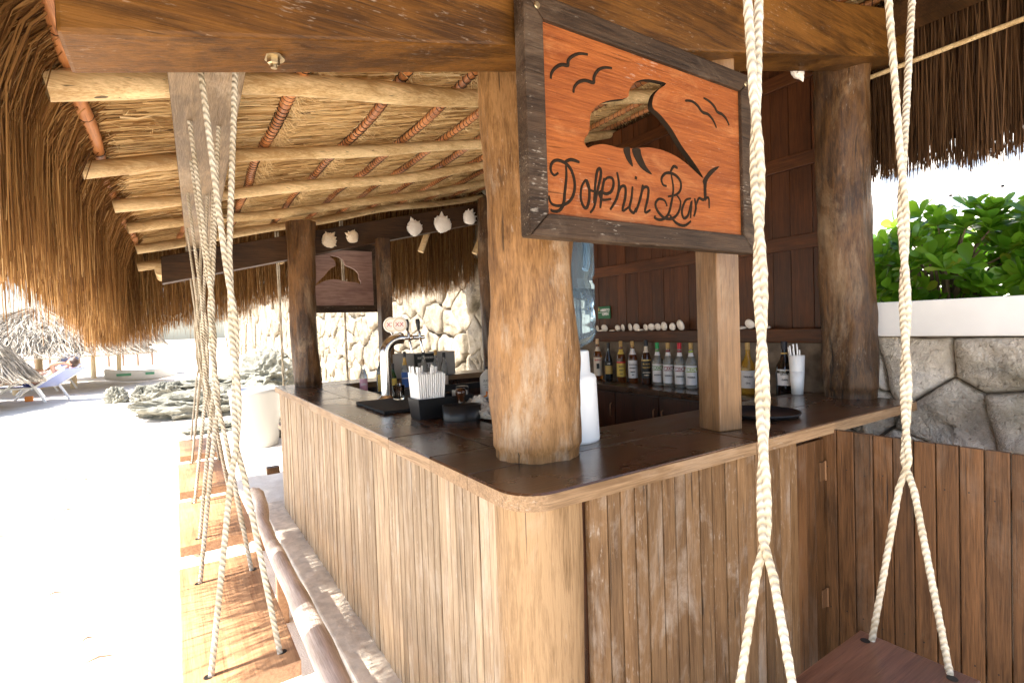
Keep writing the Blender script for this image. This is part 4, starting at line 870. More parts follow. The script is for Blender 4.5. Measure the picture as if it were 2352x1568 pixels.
# ================================================================== BOTTLES
BP = {'round': [(.0, 0), (.036, 0), (.038, .006), (.038, .17), (.036, .19), (.028, .215), (.0155, .24), (.0135, .27), (.0135, .315)],
      'square': [(.0, 0), (.038, 0), (.040, .006), (.040, .165), (.037, .19), (.022, .215), (.015, .235), (.0135, .31)],
      'wide': [(.0, 0), (.042, 0), (.044, .006), (.043, .10), (.046, .15), (.040, .185), (.024, .215), (.016, .24), (.014, .31)],
      'slim': [(.0, 0), (.032, 0), (.034, .006), (.034, .15), (.030, .18), (.018, .215), (.0125, .25), (.012, .31)]}
def bottle(loc, kind, h, glass, cap, label, labs=(), texts=(), neck=None, group='liquor bottles on the back counter', face=None, w=1., liquid=None):
    """face: direction the label looks to (angle). labs: (z0,z1,mat,half-angle)  texts: (txt,z,size,mat)"""
    t = thing('bottle', loc, label, 'bottle', group)
    k = h/.315; P = [(r*w, z*k) for r, z in BP[kind]]
    m = MB(); m.lathe(P, (0, 0, 0), 24, caps=False); m.build('glass_body', glass, t, local=True)
    if liquid:
        zl = liquid[1]*h; Q = [(r*.88, z) for r, z in P if z <= zl]; Q = [(0, .004)]+[(r, z+.004) for r, z in Q[1:]]+[(0, Q[-1][1]+.0045)]
        m = MB(); m.lathe(Q, (0, 0, 0), 18, caps=False); m.build('liquid', liquid[0], t, local=True)
    m = MB(); rn = P[-1][0]*1.14; m.lathe([(rn, h-.048), (rn, h-.006), (rn*.9, h), (0, h)], (0, 0, 0), 16); m.build('cap', cap, t, local=True)
    fa = face if face is not None else math.atan2(-1.128-loc[1], -.745-loc[0])
    def rad(z):
        for (r0, z0), (r1, z1) in zip(P[:-1], P[1:]):
            if z0 <= z <= z1 and z1 > z0: return r0+(r1-r0)*(z-z0)/(z1-z0)
        return P[-1][0]
    for li, (z0, z1, mt, ha) in enumerate(labs):
        m = MB(); n = 14; vs = []
        for z in np.linspace(z0*h, z1*h, 4):
            for j in range(n+1): a = fa-ha+2*ha*j/n; r = rad(z)+.0008+.0005*li; vs.append((r*math.cos(a), r*math.sin(a), z))
        m.add(vs, [(k_*(n+1)+j, k_*(n+1)+j+1, (k_+1)*(n+1)+j+1, (k_+1)*(n+1)+j) for k_ in range(3) for j in range(n)], 0, True)
        m.build('label', mt, t, local=True)
    for (txt, z, size, mt) in texts:
        r = rad(z*h)+.0030
        text_mesh(txt, size, t, mt, Matrix.Translation((r*math.cos(fa), r*math.sin(fa), z*h)) @ Matrix.Rotation(fa+PI/2, 4, 'Z') @ Matrix.Rotation(PI/2, 4, 'X'), bold=.0006)
    return t
ZB = 1.0555
def by(px): return float(np.interp(px, [318, 398, 490, 578, 678, 762, 842, 928, 1012, 1435], [2.39, 2.252, 2.10, 1.966, 1.818, 1.702, 1.596, 1.487, 1.384, .931]))
bx = 2.45
def sk(px, cap, band, lab, d): 
    bottle((bx, by(px), ZB), 'square', .335, 'clear_bottle', cap, lab, [(.08, .50, 'lab_white', 1.25), (.36, .46, band, 1.27), (.70, .78, 'lab_white', 1.4), (.79, .83, band, 1.4)], [('SKOL', .41, .034, 'ink_white'), ('VODKA', .25, .016, 'ink')], w=1.0)
bottle((bx, by(318), ZB), 'round', .365, 'amber', 'cap_tan', 'rum bottle with cream label and black emblem next to the water dispenser', [(.10, .55, 'lab_cream', 1.3), (.70, .80, 'lab_cream', 1.5), (.27, .40, 'lab_black', .32)], [('RESERVA', .48, .014, 'ink_red')])
bottle((bx, by(398), ZB), 'slim', .33, 'dark_bottle', 'cap_black', 'short black bottle with small tan label beside the cream labelled rum', [(.18, .40, 'lab_gold', 1.1), (.40, .52, 'lab_black', 1.1)], [('1795', .45, .013, 'ink_white')])
bottle((bx, by(490), ZB), 'round', .345, 'amber', 'cap_gold', 'rum bottle with broad yellow label', [(.13, .46, 'lab_yellow', 1.35), (.46, .50, 'lab_red', 1.3), (.68, .80, 'lab_yellow', 1.5)], [('RON', .38, .018, 'ink'), ('AÑEJO', .29, .012, 'ink'), ('ORO', .20, .012, 'ink')])
bottle((bx, by(578), ZB), 'round', .345, 'amber', 'cap_gold', 'whisky bottle with white slanted print label and gold cap', [(.12, .54, 'lab_white', 1.4), (.68, .82, 'lab_white', 1.5)], [('SCOTCH', .44, .015, 'ink'), ('WHISKY', .36, .015, 'ink'), ('BLEND', .27, .012, 'ink'), ('1801', .20, .010, 'ink')])
bottle((bx, by(678), ZB), 'round', .355, 'brown_bottle', 'cap_black', 'brown whisky bottle with black and gold label', [(.14, .55, 'lab_black', 1.35), (.53, .56, 'lab_gold', 1.35), (.72, .86, 'lab_cream', 1.3)], [('BLACK', .46, .018, 'lab_gold'), ('VELVET', .38, .018, 'lab_gold'), ('CANADIAN', .27, .011, 'lab_cream'), ('WHISKY', .21, .011, 'lab_cream')])
sk(762, 'cap_green', 'lab_green', 'vodka bottle with green cap and green banded white label', 0)
sk(842, 'cap_gold', 'lab_maroon', 'vodka bottle with gold cap and dark red banded white label', 0)
sk(928, 'cap_red', 'lab_maroon', 'vodka bottle with red cap and dark red banded white label', 0)
sk(1012, 'cap_gold', 'lab_lime', 'vodka bottle with gold cap and lime banded label half behind the squared post', 0)
bottle((bx, by(1435), ZB), 'wide', .34, 'gold_liquid', 'cap_gold', 'tequila bottle with golden liquor right of the squared post', [(.12, .46, 'lab_white', 1.2)], [('TEQUILA', .34, .014, 'ink'), ('Oro', .22, .016, 'ink')])
bottle((2.30, .735, ZB), 'round', .335, 'amber', 'cap_red', 'bottle with red cap and gold label left of the dark liqueur bottle', [(.22, .52, 'lab_gold', 1.3), (.52, .56, 'lab_red', 1.3), (.14, .18, 'lab_red', 1.3)], [('BRANDY', .42, .014, 'ink')], w=.95)
bottle((2.40, .655, ZB), 'wide', .35, 'dark_bottle', 'cap_black', 'black round-shouldered liqueur bottle with white label beside the straw cup', [(.24, .52, 'lab_white', .9), (.78, .81, 'lab_gold', 2.5)], [('LICOR', .44, .016, 'ink'), ('CAFE', .34, .014, 'ink')], w=1.12)
# bottles in the speed rail inside the bar, far end
rail = thing('speed_rail', (.9, 3.35, .9), 'dark bottle rail inside the bar below the far counter', 'bottle rail')
m = MB(); m.box(.50, 2.15, 3.24, 3.55, .985, 1.0); m.build('rail_tray', 'black_plastic', rail); m = MB(); m.box(.50, 2.15, 3.225, 3.238, .985, 1.04); m.build('rail_front', 'black_plastic', rail)
G2 = 'bottles in the rail inside the bar'
bottle((.655, 3.45, 1.001), 'slim', .31, 'clear_bottle', 'cap_tan', 'clear bottle with pink label inside the bar behind the far trunk post', [(.05, .46, 'lab_pink', 1.35)], [('GIN', .30, .028, 'ink_white'), ('MARTIN', .12, .014, 'ink_red')], group=G2)
bottle((.795, 3.40, 1.001), 'round', .33, 'clear_bottle', 'cap_tan', 'clear bottle of yellow liqueur inside the bar left of the beer tap', [(.06, .52, 'lab_yellow', .75)], [], group=G2, liquid=('gold_liquid', .12))
bottle((1.03, 3.42, 1.001), 'slim', .36, 'clear_bottle', 'cap_black', 'bottle with blue label and yellow neck band right of the beer tap', [(.10, .48, 'lab_blue', 1.3), (.66, .84, 'lab_gold', 1.6)], [('AGAVE', .33, .016, 'ink_white')], group=G2)
bottle((1.22, 3.43, 1.001), 'round', .36, 'clear_bottle', 'cap_black', 'clear bottle with black pourer standing before the left speaker', [(.08, .3, 'lab_white', 1.1)], [], group=G2)
bottle((1.33, 3.40, 1.001), 'round', .36, 'clear_bottle', 'cap_gold', 'clear bottle with gold pourer standing before the stereo deck', [(.08, .34, 'lab_gold', 1.1)], [], group=G2)
bottle((1.43, 3.43, 1.001), 'round', .33, 'clear_bottle', 'cap_black', 'amber bottle lowest of the three in front of the stereo deck', [(.08, .34, 'lab_cream', 1.1)], [], group=G2, liquid=('amber', .3))
bottle((.90, 3.38, 1.001), 'slim', .26, 'green_bottle', 'cap_black', 'small green bottle right behind the beer tap column', [(.2, .5, 'lab_yellow', 1.2)], [], group=G2)

# ================================================================== THINGS ON THE COUNTER
def cup(loc, r0, r1, h, mat, name, label, cat, wall=.0015):
    m = MB(); m.lathe([(0, .002), (r0-wall, .003), (r1-wall, h), (r1, h), (r0, 0), (0, 0)], (0, 0, 0), 24, caps=False); o = m.build(name, mat); o.location = loc; return tag(o, label, cat)
# paper cups with straws at the right post
t = thing('cup_stack', (2.33, .54, H), 'two stacked white paper cups holding long straws beside the right trunk post', 'cups')
m = MB(); m.lathe([(0, 0), (.031, 0), (.040, .135), (.0385, .135), (.030, .005), (0, .005)], (0, 0, 0), 24, caps=False); m.build('cup', 'white_plastic', t, local=True)
m = MB(); m.lathe([(.0345, .06), (.0395, .136), (.043, .228), (.0415, .228), (.033, .066)], (0, 0, 0), 24, caps=False); m.build('cup', 'white_plastic', t, local=True)
for k in range(9):
    a = k*.7; m = MB(); m.tube([(.018*math.cos(a), .018*math.sin(a), .08), (.030*math.cos(a)-.006, .030*math.sin(a)+.012, .25+.05*rr.random())], .0042, 8, caps=False); m.build('drinking_straw', 'straw_white', t, local=True)
# round serving tray
m = MB(); m.lathe([(0, .004), (.155, .004), (.168, .020), (.173, .020), (.172, .016), (.158, 0), (0, 0)], (0, 0, 0), 48, caps=False); o = m.build('serving_tray', 'black_plastic'); o.location = (1.545, .29, H+.001)
tag(o, 'round black serving tray on the front counter right of the squared post', 'tray')
# water dispenser
t = thing('water_dispenser', (.560, .478, H), 'white water dispenser with blue plastic bottle behind the near corner post', 'water dispenser')
m = MB(); m.lathe([(0, 0), (.112, 0), (.113, .012), (.106, .24), (.100, .255), (.084, .262), (.080, .345), (.074, .35), (0, .35)], (0, 0, 0), 36, caps=False); m.build('stand', 'white_plastic', t, local=True)
prof = [(.03, .352), (.055, .36), (.095, .385), (.108, .41), (.110, .43), (.104, .44), (.110, .452), (.110, .50), (.103, .512), (.110, .525), (.111, .60), (.103, .612), (.103, .63), (.111, .642), (.111, .78), (.106, .80), (.09, .812), (0, .815)]
m = MB(); m.lathe(prof, (0, 0, 0), 40, caps=False); m.build('water_bottle', 'water_plastic', t, local=True)
m = MB(); m.lathe([(.0, .37), (.09, .40), (.102, .42), (.102, .585), (0, .585)], (0, 0, 0), 32, caps=False); m.build('water', 'glass', t, local=True)
a = math.atan2(-1.128-.475, -.745-.595)+.75; m = MB(); cx, cy = .105*math.cos(a), .105*math.sin(a); m.tube([(cx, cy, .655), (cx*1.12, cy*1.12, .67), (cx*1.14, cy*1.14, .74), (cx, cy, .765)], .013, 10); m.build('grip', 'water_plastic', t, local=True)
# black bar mat
m = MB(); m.box(.20, .455, 1.62, 2.14, H+.001, H+.018, b=.003); tag(m.build('bar_mat', 'black_rubber'), 'flat black rubber bar mat on the beach side counter by the beer tap', 'mat')
# beer tap
t = thing('beer_tap', (.43, 2.22, H), 'curved chrome beer tap tower with two round badges and two black handles', 'beer tap')
Y = 0
m = MB(); pts = [(0, 0, .0), (0, 0, .02), (0, 0, .30)]
for a in np.linspace(0, PI/2, 10)[1:]: pts.append((.10-.10*math.cos(a), 0, .30+.10*math.sin(a)))
pts += [(.125, 0, .40)]
m.tube(pts, .036, 24); m.build('tower', 'steel', t, local=True)
m = MB(); m.lathe([(.065, 0), (.065, .006), (.045, .018), (.037, .03)], (0, 0, .001), 28); m.build('base_flange', 'steel', t, local=True)
m = MB(); m.tube([(.12, 0, .402), (.28, 0, .402)], .014, 16); m.lathe([(.0, -.02), (.016, -.012), (.02, 0), (.016, .012), (0, .02)], (.185, -.002, .402), 16, caps=False); m.build('manifold', 'steel', t, local=True)
for k, x in enumerate((.165, .245)):
    m = MB(); m.tube([(x, -.004, .40), (x, -.004, .435), (x-.004, 0, .452)], [.011, .010, .006], 12); m.tube([(x, -.01, .398), (x, -.026, .37), (x+.012, -.03, .30)], [.010, .0085, .0055], 10); m.build('faucet', 'steel', t, local=True)
    m = MB(); m.tube([(x-.004, 0, .448), (x-.006, 0, .47), (x-.008, 0, .505), (x-.009, 0, .528)], [.008, .012, .0165, .013], 12); m.build('tap_handle', 'black_plastic', t, local=True)
for k, (x, yy) in enumerate(((.055, .02), (.10, -.02))):
    fa = math.atan2(-1.128-2.22, -.745-.43)-.25
    d = Vector((math.cos(fa), math.sin(fa), 0)); c = Vector((x, yy, .492))
    mt = Matrix.Translation(c) @ Matrix.Rotation(fa, 4, 'Z') @ Matrix.Rotation(PI/2, 4, 'Y')
    m = MB(); m.lathe([(0, -.010), (.048, -.010), (.052, -.004), (.052, .004), (.047, .008), (.040, .006), (0, .006)], (0, 0, 0), 32, caps=False); m.v = [tuple(mt @ Vector(v)) for v in m.v]; bd = m.build('badge', 'paper', t, local=True)
    m = MB(); m.lathe([(.0395, .0065), (.0415, .0075), (.0435, .0065)], (0, 0, 0), 32, caps=False); m.v = [tuple(mt @ Vector(v)) for v in m.v]; m.build('badge_ring', 'lab_gold', bd, local=True)
    text_mesh('XX', .040, bd, 'ink_red', Matrix.Translation(c+d*.0075) @ Matrix.Rotation(fa+PI/2, 4, 'Z') @ Matrix.Rotation(PI/2, 4, 'X'))
    m = MB(); m.tube([(x, yy, .445), (x+.01, 0, .41)], .008, 8); m.build('badge_stem', 'steel', t, local=True)
# glass tumbler with spoons
t = thing('glass_tumbler', (.445, 2.04, H+.018), 'clear glass tumbler holding small spoons on the black mat', 'glass')
m = MB(); m.lathe([(0, 0), (.030, 0), (.034, .004), (.039, .088), (.0375, .088), (.033, .010), (0, .010)], (0, 0, 0), 28, caps=False); m.build('glass_wall', 'glass', t, local=True)
for k in range(3): m = MB(); m.tube([(.012*(k-1), .01*(k % 2), .012), (.022*(k-1.2), -.018+.02*k, .10)], .0022, 6); m.build('spoon', 'steel', t, local=True)
# black caddy with straws
t = thing('bar_caddy', (.40, 1.37, H), 'black plastic caddy box holding a block of white straws on the counter', 'bar caddy')
def taper_box(m, x0, x1, y0, y1, z0, z1, fl, th=.004):
    o0 = [(x0, y0), (x1, y0), (x1, y1), (x0, y1)]; o1 = [(x0-fl, y0-fl), (x1+fl, y0-fl), (x1+fl, y1+fl), (x0-fl, y1+fl)]; i1 = [(x0-fl+th, y0-fl+th), (x1+fl-th, y0-fl+th), (x1+fl-th, y1+fl-th), (x0-fl+th, y1+fl-th)]; i0 = [(x0+th, y0+th), (x1-th, y0+th), (x1-th, y1-th), (x0+th, y1-th)]
    vs = [(*p, z0) for p in o0]+[(*p, z1) for p in o1]+[(*p, z1) for p in i1]+[(*p, z0+th) for p in i0]
    m.add(vs, [(3, 2, 1, 0), (12, 13, 14, 15)]+[(k*4+i, k*4+(i+1) % 4, (k+1)*4+(i+1) % 4, (k+1)*4+i) for k in range(3) for i in range(4)])
m = MB(); taper_box(m, .275, .56, 1.305, 1.425, H+.001, H+.106, .011); m.build('box', 'black_plastic', t, bevel=.003)
m = MB(); m.box(.418, .424, 1.302, 1.428, H+.008, H+.10); m.build('divider', 'black_plastic', t)
m = MB()
sx_ = .277
nst = 0
for i in range(13):
    for j in range(9):
        x = .286+i*.0098+rr.uniform(-.001, .001); y = 1.316+j*.0122+rr.uniform(-.001, .001); lean = -.016*(1-i/6); top = .225+.010*rr.random()+(.035 if rr.random() < .08 else 0)
        m = MB(); m.tube([(x, y, H+.012), (x+lean*.9, y+.004*(j-4)*.5, H+top)], .0052, 8, caps=False); m.build('drinking_straw', 'straw_white', t)
m = MB(); m.box(.50, .56, 1.33, 1.40, H+.02, H+.125, b=.004); m.build('napkin_stack', 'grey_plastic', t)
# glass rimmer
t = thing('glass_rimmer', (.44, 1.17, H), 'low black rimming dish with rounded lobes in front of the caddy', 'rimming dish')
def lobed(m, c, a, b_, z0, z1, th=.004):
    n = 36; o = []
    for j in range(n):
        th_ = 2*PI*j/n; k = 1+.06*math.cos(2*th_)-.045*max(0, math.cos(6*th_))**6; o.append((a*k*math.cos(th_), b_*k*math.sin(th_)))
    rot = math.radians(-24); R_ = lambda p, s: (c[0]+s*(p[0]*math.cos(rot)-p[1]*math.sin(rot)), c[1]+s*(p[0]*math.sin(rot)+p[1]*math.cos(rot)))
    rows = [(.97, z0), (1, z1), (.955, z1), (.93, z0+.03)]; vs = [(*R_(p, s), z) for s, z in rows for p in o]
    m.add(vs, [(k*n+j, k*n+(j+1) % n, (k+1)*n+(j+1) % n, (k+1)*n+j) for k in range(3) for j in range(n)], 0, True); m.add(vs[3*n:], [tuple(range(n))])
m = MB(); lobed(m, (.445, 1.185), .092, .062, H+.001, H+.075); m.build('dish', 'black_plastic', t)
m = MB(); m.lathe([(0, .03), (.038, .03), (.040, .042), (0, .05)], (.46, 1.185, H), 24, caps=False); m.build('sponge_ring', 'black_rubber', t)
# dark pepper grinder knob behind
t = thing('pepper_grinder', (.49, 1.275, H), 'dark brown knob of a grinder standing behind the rimming dish', 'grinder')
m = MB(); m.lathe([(0, 0), (.024, 0), (.026, .05), (.018, .07), (.020, .10), (.027, .115), (.028, .13), (.02, .143), (0, .147)], (0, 0, 0), 20, caps=False); m.build('grinder_body', 'brown_bottle', t, local=True)
# crumpled clear bag
m = MB(); n = 40; rows = 18; vs = []
for k in range(rows+1):
    ph = PI/2*k/rows
    for j in range(n):
        th = 2*PI*j/n; q = Vector((math.cos(th)*math.cos(ph), math.sin(th)*math.cos(ph), math.sin(ph)))
        r = 1+.35*noise.noise(q*2.3)+.18*noise.noise(q*6)-.12*abs(noise.noise(q*9)); vs.append((.62-.0+q.x*r*.075, 1.20+q.y*r*.13, H+.002+max(0, q.z)*r*.09))
m.add(vs, [(k*n+j, k*n+(j+1) % n, (k+1)*n+(j+1) % n, (k+1)*n+j) for k in range(rows) for j in range(n)], 0, False)
o = m.build('plastic_bag', 'bag'); tag(o, 'crumpled clear plastic bag on the counter behind the near corner post', 'bag')
o.location = (-.055, .02, 0)
# gallon jug inside
shelf = thing('work_shelf', (1.5, 2.75, 0), 'dark low work shelf inside the bar under the jug', 'shelf')
m = MB(); m.box(1.15, 2.0, 2.55, 3.1, .93, .95, b=.004); m.build('shelf_board', 'cupboard', shelf)
for (x, y) in ((1.18, 2.58), (1.97, 2.58), (1.18, 3.07), (1.97, 3.07)): m = MB(); m.box(x-.02, x+.02, y-.02, y+.02, .015, .93); m.build('leg', 'cupboard', shelf)
t = thing('gallon_jug', (1.545, 2.80, .95), 'translucent white gallon jug with black cap inside the bar', 'jug')
m = MB(); m.lathe([(0, 0), (.070, 0), (.076, .008), (.076, .165), (.068, .19), (.035, .225), (.022, .235), (.022, .25)], (0, 0, 0), 8, caps=False, smooth=False); m.build('jug_body', 'jug', t, local=True, bevel=.006)
m = MB(); m.lathe([(.025, .243), (.025, .268), (0, .268)], (0, 0, 0), 20, caps=False); m.build('cap', 'cap_black', t, local=True)
fa = math.atan2(-1.128-2.8, -.745-1.545)-.1
for txt, z, s in (('JUGO', .15, .026), ('CONCENTRADO', .115, .010), ('DE LIMON', .095, .010), ('3.78 L', .07, .014)):
    text_mesh(txt, s, t, 'ink', Matrix.Translation((.078*math.cos(fa), .078*math.sin(fa), z)) @ Matrix.Rotation(fa+PI/2, 4, 'Z') @ Matrix.Rotation(PI/2, 4, 'X'))
# clutter in the dark interior
m = MB(); m.lathe([(0, 0), (.05, 0), (.055, .10), (.05, .11), (0, .11)], (1.32, 2.86, .951), 20, caps=False); tag(m.build('black_pot', 'black_plastic'), 'small black pot on the work shelf left of the gallon jug', 'pot')
m = MB(); m.tube([(1.36, 2.66, .965), (1.42, 2.62, .99), (1.47, 2.70, 1.01)], .008, 8); tag(m.build('orange_hose', 'orange_cloth'), 'bit of orange hose on the work shelf beside the jug', 'hose')
m = MB(); m.box(.60, .612, 2.30, 2.32, .95, 1.055, b=.002); o = m.build('red_box', 'lab_maroon'); o.location = (-.13, -.42, .15); tag(o, 'narrow red carton behind the glass tumbler', 'carton')

# stereo on the far counter
t = thing('stereo', (1.32, 3.68, H), 'grey mini stereo with display between its two square speakers on the far counter', 'stereo')
for (x0, x1) in ((.985, 1.20), (1.425, 1.635)):
    m = MB(); m.box(x0, x1, 3.60, 3.80, H+.001, H+.232, b=.006); sp = m.build('speaker', 'grey_plastic', t)
    m = MB(); m.box(x0+.012, x1-.012, 3.592, 3.599, H+.012, H+.220, b=.003); m.build('speaker_grille', 'grey_cloth', sp)
m = MB(); m.box(1.222, 1.408, 3.60, 3.82, H+.001, H+.225, b=.004); dk = m.build('deck', 'black_plastic', t)
m = MB(); m.box(1.232, 1.398, 3.594, 3.599, H+.172, H+.192); m.box(1.232, 1.398, 3.594, 3.599, H+.02, H+.135); m.build('face_plate', 'grey_plastic', dk)
m = MB(); m.box(1.28, 1.385, 3.590, 3.593, H+.085, H+.128); m.build('display', 'lab_white', dk)
text_mesh(':12', .04, t, 'ink', Matrix.Translation((1.335-1.32, 3.5885-3.68, .106)) @ Matrix.Rotation(PI/2, 4, 'X'), name='clock_digits', bold=.001)
for k in range(6): m = MB(); m.tube([(1.245+k*.027, 3.593, H+.182), (1.245+k*.027, 3.587, H+.182)], .006, 10); m.build('button', 'steel', dk)

# ================================================================== OUTDOORS
# litter bin
t = thing('litter_bin', (.20, 7.0, 0), 'tall tapered white litter bin on the sand beyond the bar', 'bin')
m = MB(); m.lathe([(0, 0), (.265, 0), (.28, .02), (.325, .74), (.335, .75), (.335, .81), (.32, .82), (.31, .80), (.30, .72), (.24, .05), (0, .05)], (0, 0, 0), 40, caps=False); m.build('bin_body', 'bin_white', t, local=True)
m = MB(); m.lathe([(0, .76), (.30, .77), (.31, .785)], (0, 0, 0), 30, caps=False); m.build('bin_liner', 'mesh_blue', t, local=True)
# rocks
def rock(loc, s, seed, label, group='rocks on the sand by the wall', flat=.55):
    bm = bmesh.new(); bmesh.ops.create_icosphere(bm, subdivisions=5, radius=1)
    for v in bm.verts:
        p = v.co.copy(); q = p*1.4+Vector((seed*3.1, seed*1.7, 0))
        d = 1+.45*noise.noise(q)+.26*(1-abs(noise.noise(q*2.4))*2)+.16*noise.noise(q*6)-.10*abs(noise.noise(q*11))+.07*noise.noise(q*22); v.co = Vector((p.x*d*s[0], p.y*d*s[1], (p.z*d)*s[2]*flat+s[2]*flat*.25))
    me = bpy.data.meshes.new('rock'); bm.to_mesh(me); bm.free(); o = link_mesh('rock', me, 'rock'); o.location = (loc[0], loc[1], terrain(loc[0], loc[1])+loc[2]); tag(o, label, 'rock', group); return o
rl = ['long low grey rock outcrop left of the litter bin', 'small grey rock, leftmost on the open sand', 'small grey rock next to the leftmost one on the sand', 'round grey rock between the small ones and the outcrop', 'dark mossy rock against the wall behind the litter bin', 'grey rock right of the mossy one behind the bin', 'flat rock half buried in front of the long outcrop', 'broken rock under the far swing beside the counter', 'rock on the sand just behind the litter bin foot', 'thin rock ledge above the long outcrop', 'low rock at the right end of the outcrop behind the ropes']
for i, (x, y, z, sx_, sy_, sz_) in enumerate([(-.22, 10.2, .0, .92, .5, .52), (-1.75, 12.4, 0, .17, .15, .38), (-1.3, 12.3, 0, .18, .15, .4), (-.95, 12.2, 0, .32, .25, .5), (1.05, 11.2, .25, .55, .4, .85), (1.75, 11.6, .35, .35, .3, .6), (-.15, 8.6, -.02, .42, .25, .16), (.72, 6.2, .0, .28, .22, .55), (.55, 7.6, 0, .35, .3, .35), (.1, 12.4, .15, .9, .35, .3), (.6, 9.9, .1, .55, .4, .5)]):
    rock((x, y, z), (sx_, sy_, sz_), i+1, rl[i])
# palapas
def blade_cone(center, R0, R1, z0, z1, n, parent, mat, sx=1., droop=.12):
    th = rng.uniform(0, 2*PI, n); u0 = np.sqrt(rng.random(n)); L = rng.uniform(.25, .6, n); k = 3; P = np.zeros((n, k, 3))
    for j in range(k):
        u = np.clip(u0+L*(j/(k-1))*.45, 0, 1.12); r = R0+(R1-R0)*u; zz = z0+(z1-z0)*np.interp(u, [0, .5, .82, 1], [1, .66, .32, 0])+.05-np.maximum(0, u-.95)*droop*9; a = th+rng.normal(0, .03, n)
        P[:, j, 0] = center[0]+np.cos(a)*r*sx; P[:, j, 1] = center[1]+np.sin(a)*r; P[:, j, 2] = zz+rng.normal(0, .02, n)
    V, F, R_ = ribbons(P, rng.uniform(.012, .03, n), rng.random(n)); o = np_mesh('straw', V, F, R_, mat, parent); o['kind'] = 'stuff'
def palapa(x, y, R, ztop, zeave, label, poles, sx=1., n=5000):
    g0 = terrain(x, y); t = thing('palapa', (x, y, g0), label, 'palapa', 'thatched palapas on the beach')
    m = MB(); m.lathe([(R*1.0, zeave-g0-.0), (R*.82, zeave+(ztop-zeave)*.32-g0), (R*.5, zeave+(ztop-zeave)*.66-g0), (.06, ztop-g0)], (0, 0, 0), 28, sx=sx); m.build('thatch_cone', 'straw_grey', t, local=True)
    blade_cone((x, y), .05, R*1.03, zeave, ztop+.02, n, t, 'straw_grey', sx)
    for (px, py, r) in poles: m = MB(); m.tube([(px, py, terrain(px, py)-.05), (px+.02, py, (zeave+ztop)/2-.15)], r, 12); m.build('pole', 'far_pole', t)
palapa(-3.75, 17.6, 2.3, 2.45, 1.32, 'big grey thatched palapa over the sunbathers', [(-4.05, 16.6, .085), (-3.85, 18.1, .08), (-3.05, 17.45, .075)], n=9000)
palapa(-4.75, 13.2, 1.55, 2.15, .92, 'low hanging thatched palapa at the left edge of the picture', [(-4.9, 13.4, .08)], n=7000)
palapa(-3.05, 21.8, 1.5, 2.4, 1.45, 'smaller palapa farther back, left of the two distant ones', [(-3.05, 21.8, .075)])
palapa(-2.35, 21.95, 1.3, 2.35, 1.5, 'smaller palapa farther back, right of the two distant ones', [(-2.35, 21.95, .075)])
# loungers and sunbathers: local frame x towards the headrest
AX = math.radians(-33)
def lounger(loc, rz, label, mat='mesh_blue', back=38):
    t = thing('sun_lounger', loc, label, 'sun lounger', 'loungers under the palapa', rz)
    b_ = math.radians(back); hx, hz = .78*math.cos(b_), .78*math.sin(b_)
    for s in (-.30, .30):
        m = MB(); m.tube([(-1.15, s, .30), (.25, s, .32), (.25+hx, s, .32+hz)], .022, 10); m.build('side_rail', 'white_plastic', t, local=True)
        m = MB(); m.tube([(-.72, s, .01), (-.55, s, .17), (-.25, s, .36), (.0, s, .455), (.16, s, .45), (.28, s, .34), (.42, s, .14), (.50, s, .01)], .026, 10); m.build('arched_leg', 'white_plastic', t, local=True)
    m = MB(); m.box(-1.14, .25, -.28, .28, .312, .320); m.build('mesh_seat', mat, t, local=True)
    m = MB(); m.add([(.25, -.28, .325), (.25, .28, .325), (.25+hx, .28, .325+hz), (.25+hx, -.28, .325+hz), (.255, -.28, .317), (.255, .28, .317), (.255+hx, .28, .317+hz), (.255+hx, -.28, .317+hz)], [(0, 1, 2, 3), (7, 6, 5, 4), (0, 4, 5, 1), (1, 5, 6, 2), (2, 6, 7, 3), (3, 7, 4, 0)]); m.build('mesh_back', mat, t, local=True)
    return t
def skin_body(name, nodes, edges, parent, mat, sub=2):
    me = bpy.data.meshes.new(name); me.from_pydata([n_[:3] for n_ in nodes], edges, []); o = bpy.data.objects.new(name, me); COL.objects.link(o)
    o.modifiers.new('skin', 'SKIN'); sv = me.skin_vertices[0].data
    for i, n_ in enumerate(nodes): sv[i].radius = (n_[3], n_[4] if len(n_) > 4 else n_[3]); sv[i].use_root = (i == 0)
    ss = o.modifiers.new('sub', 'SUBSURF'); ss.levels = sub; ss.render_levels = sub
    dg = bpy.context.evaluated_depsgraph_get(); m2 = bpy.data.meshes.new_from_object(o.evaluated_get(dg)); bpy.data.objects.remove(o)
    for p in m2.polygons: p.use_smooth = True
    m2.name = name; m2.materials.clear(); return link_mesh(name, m2, mat, parent, local=True)
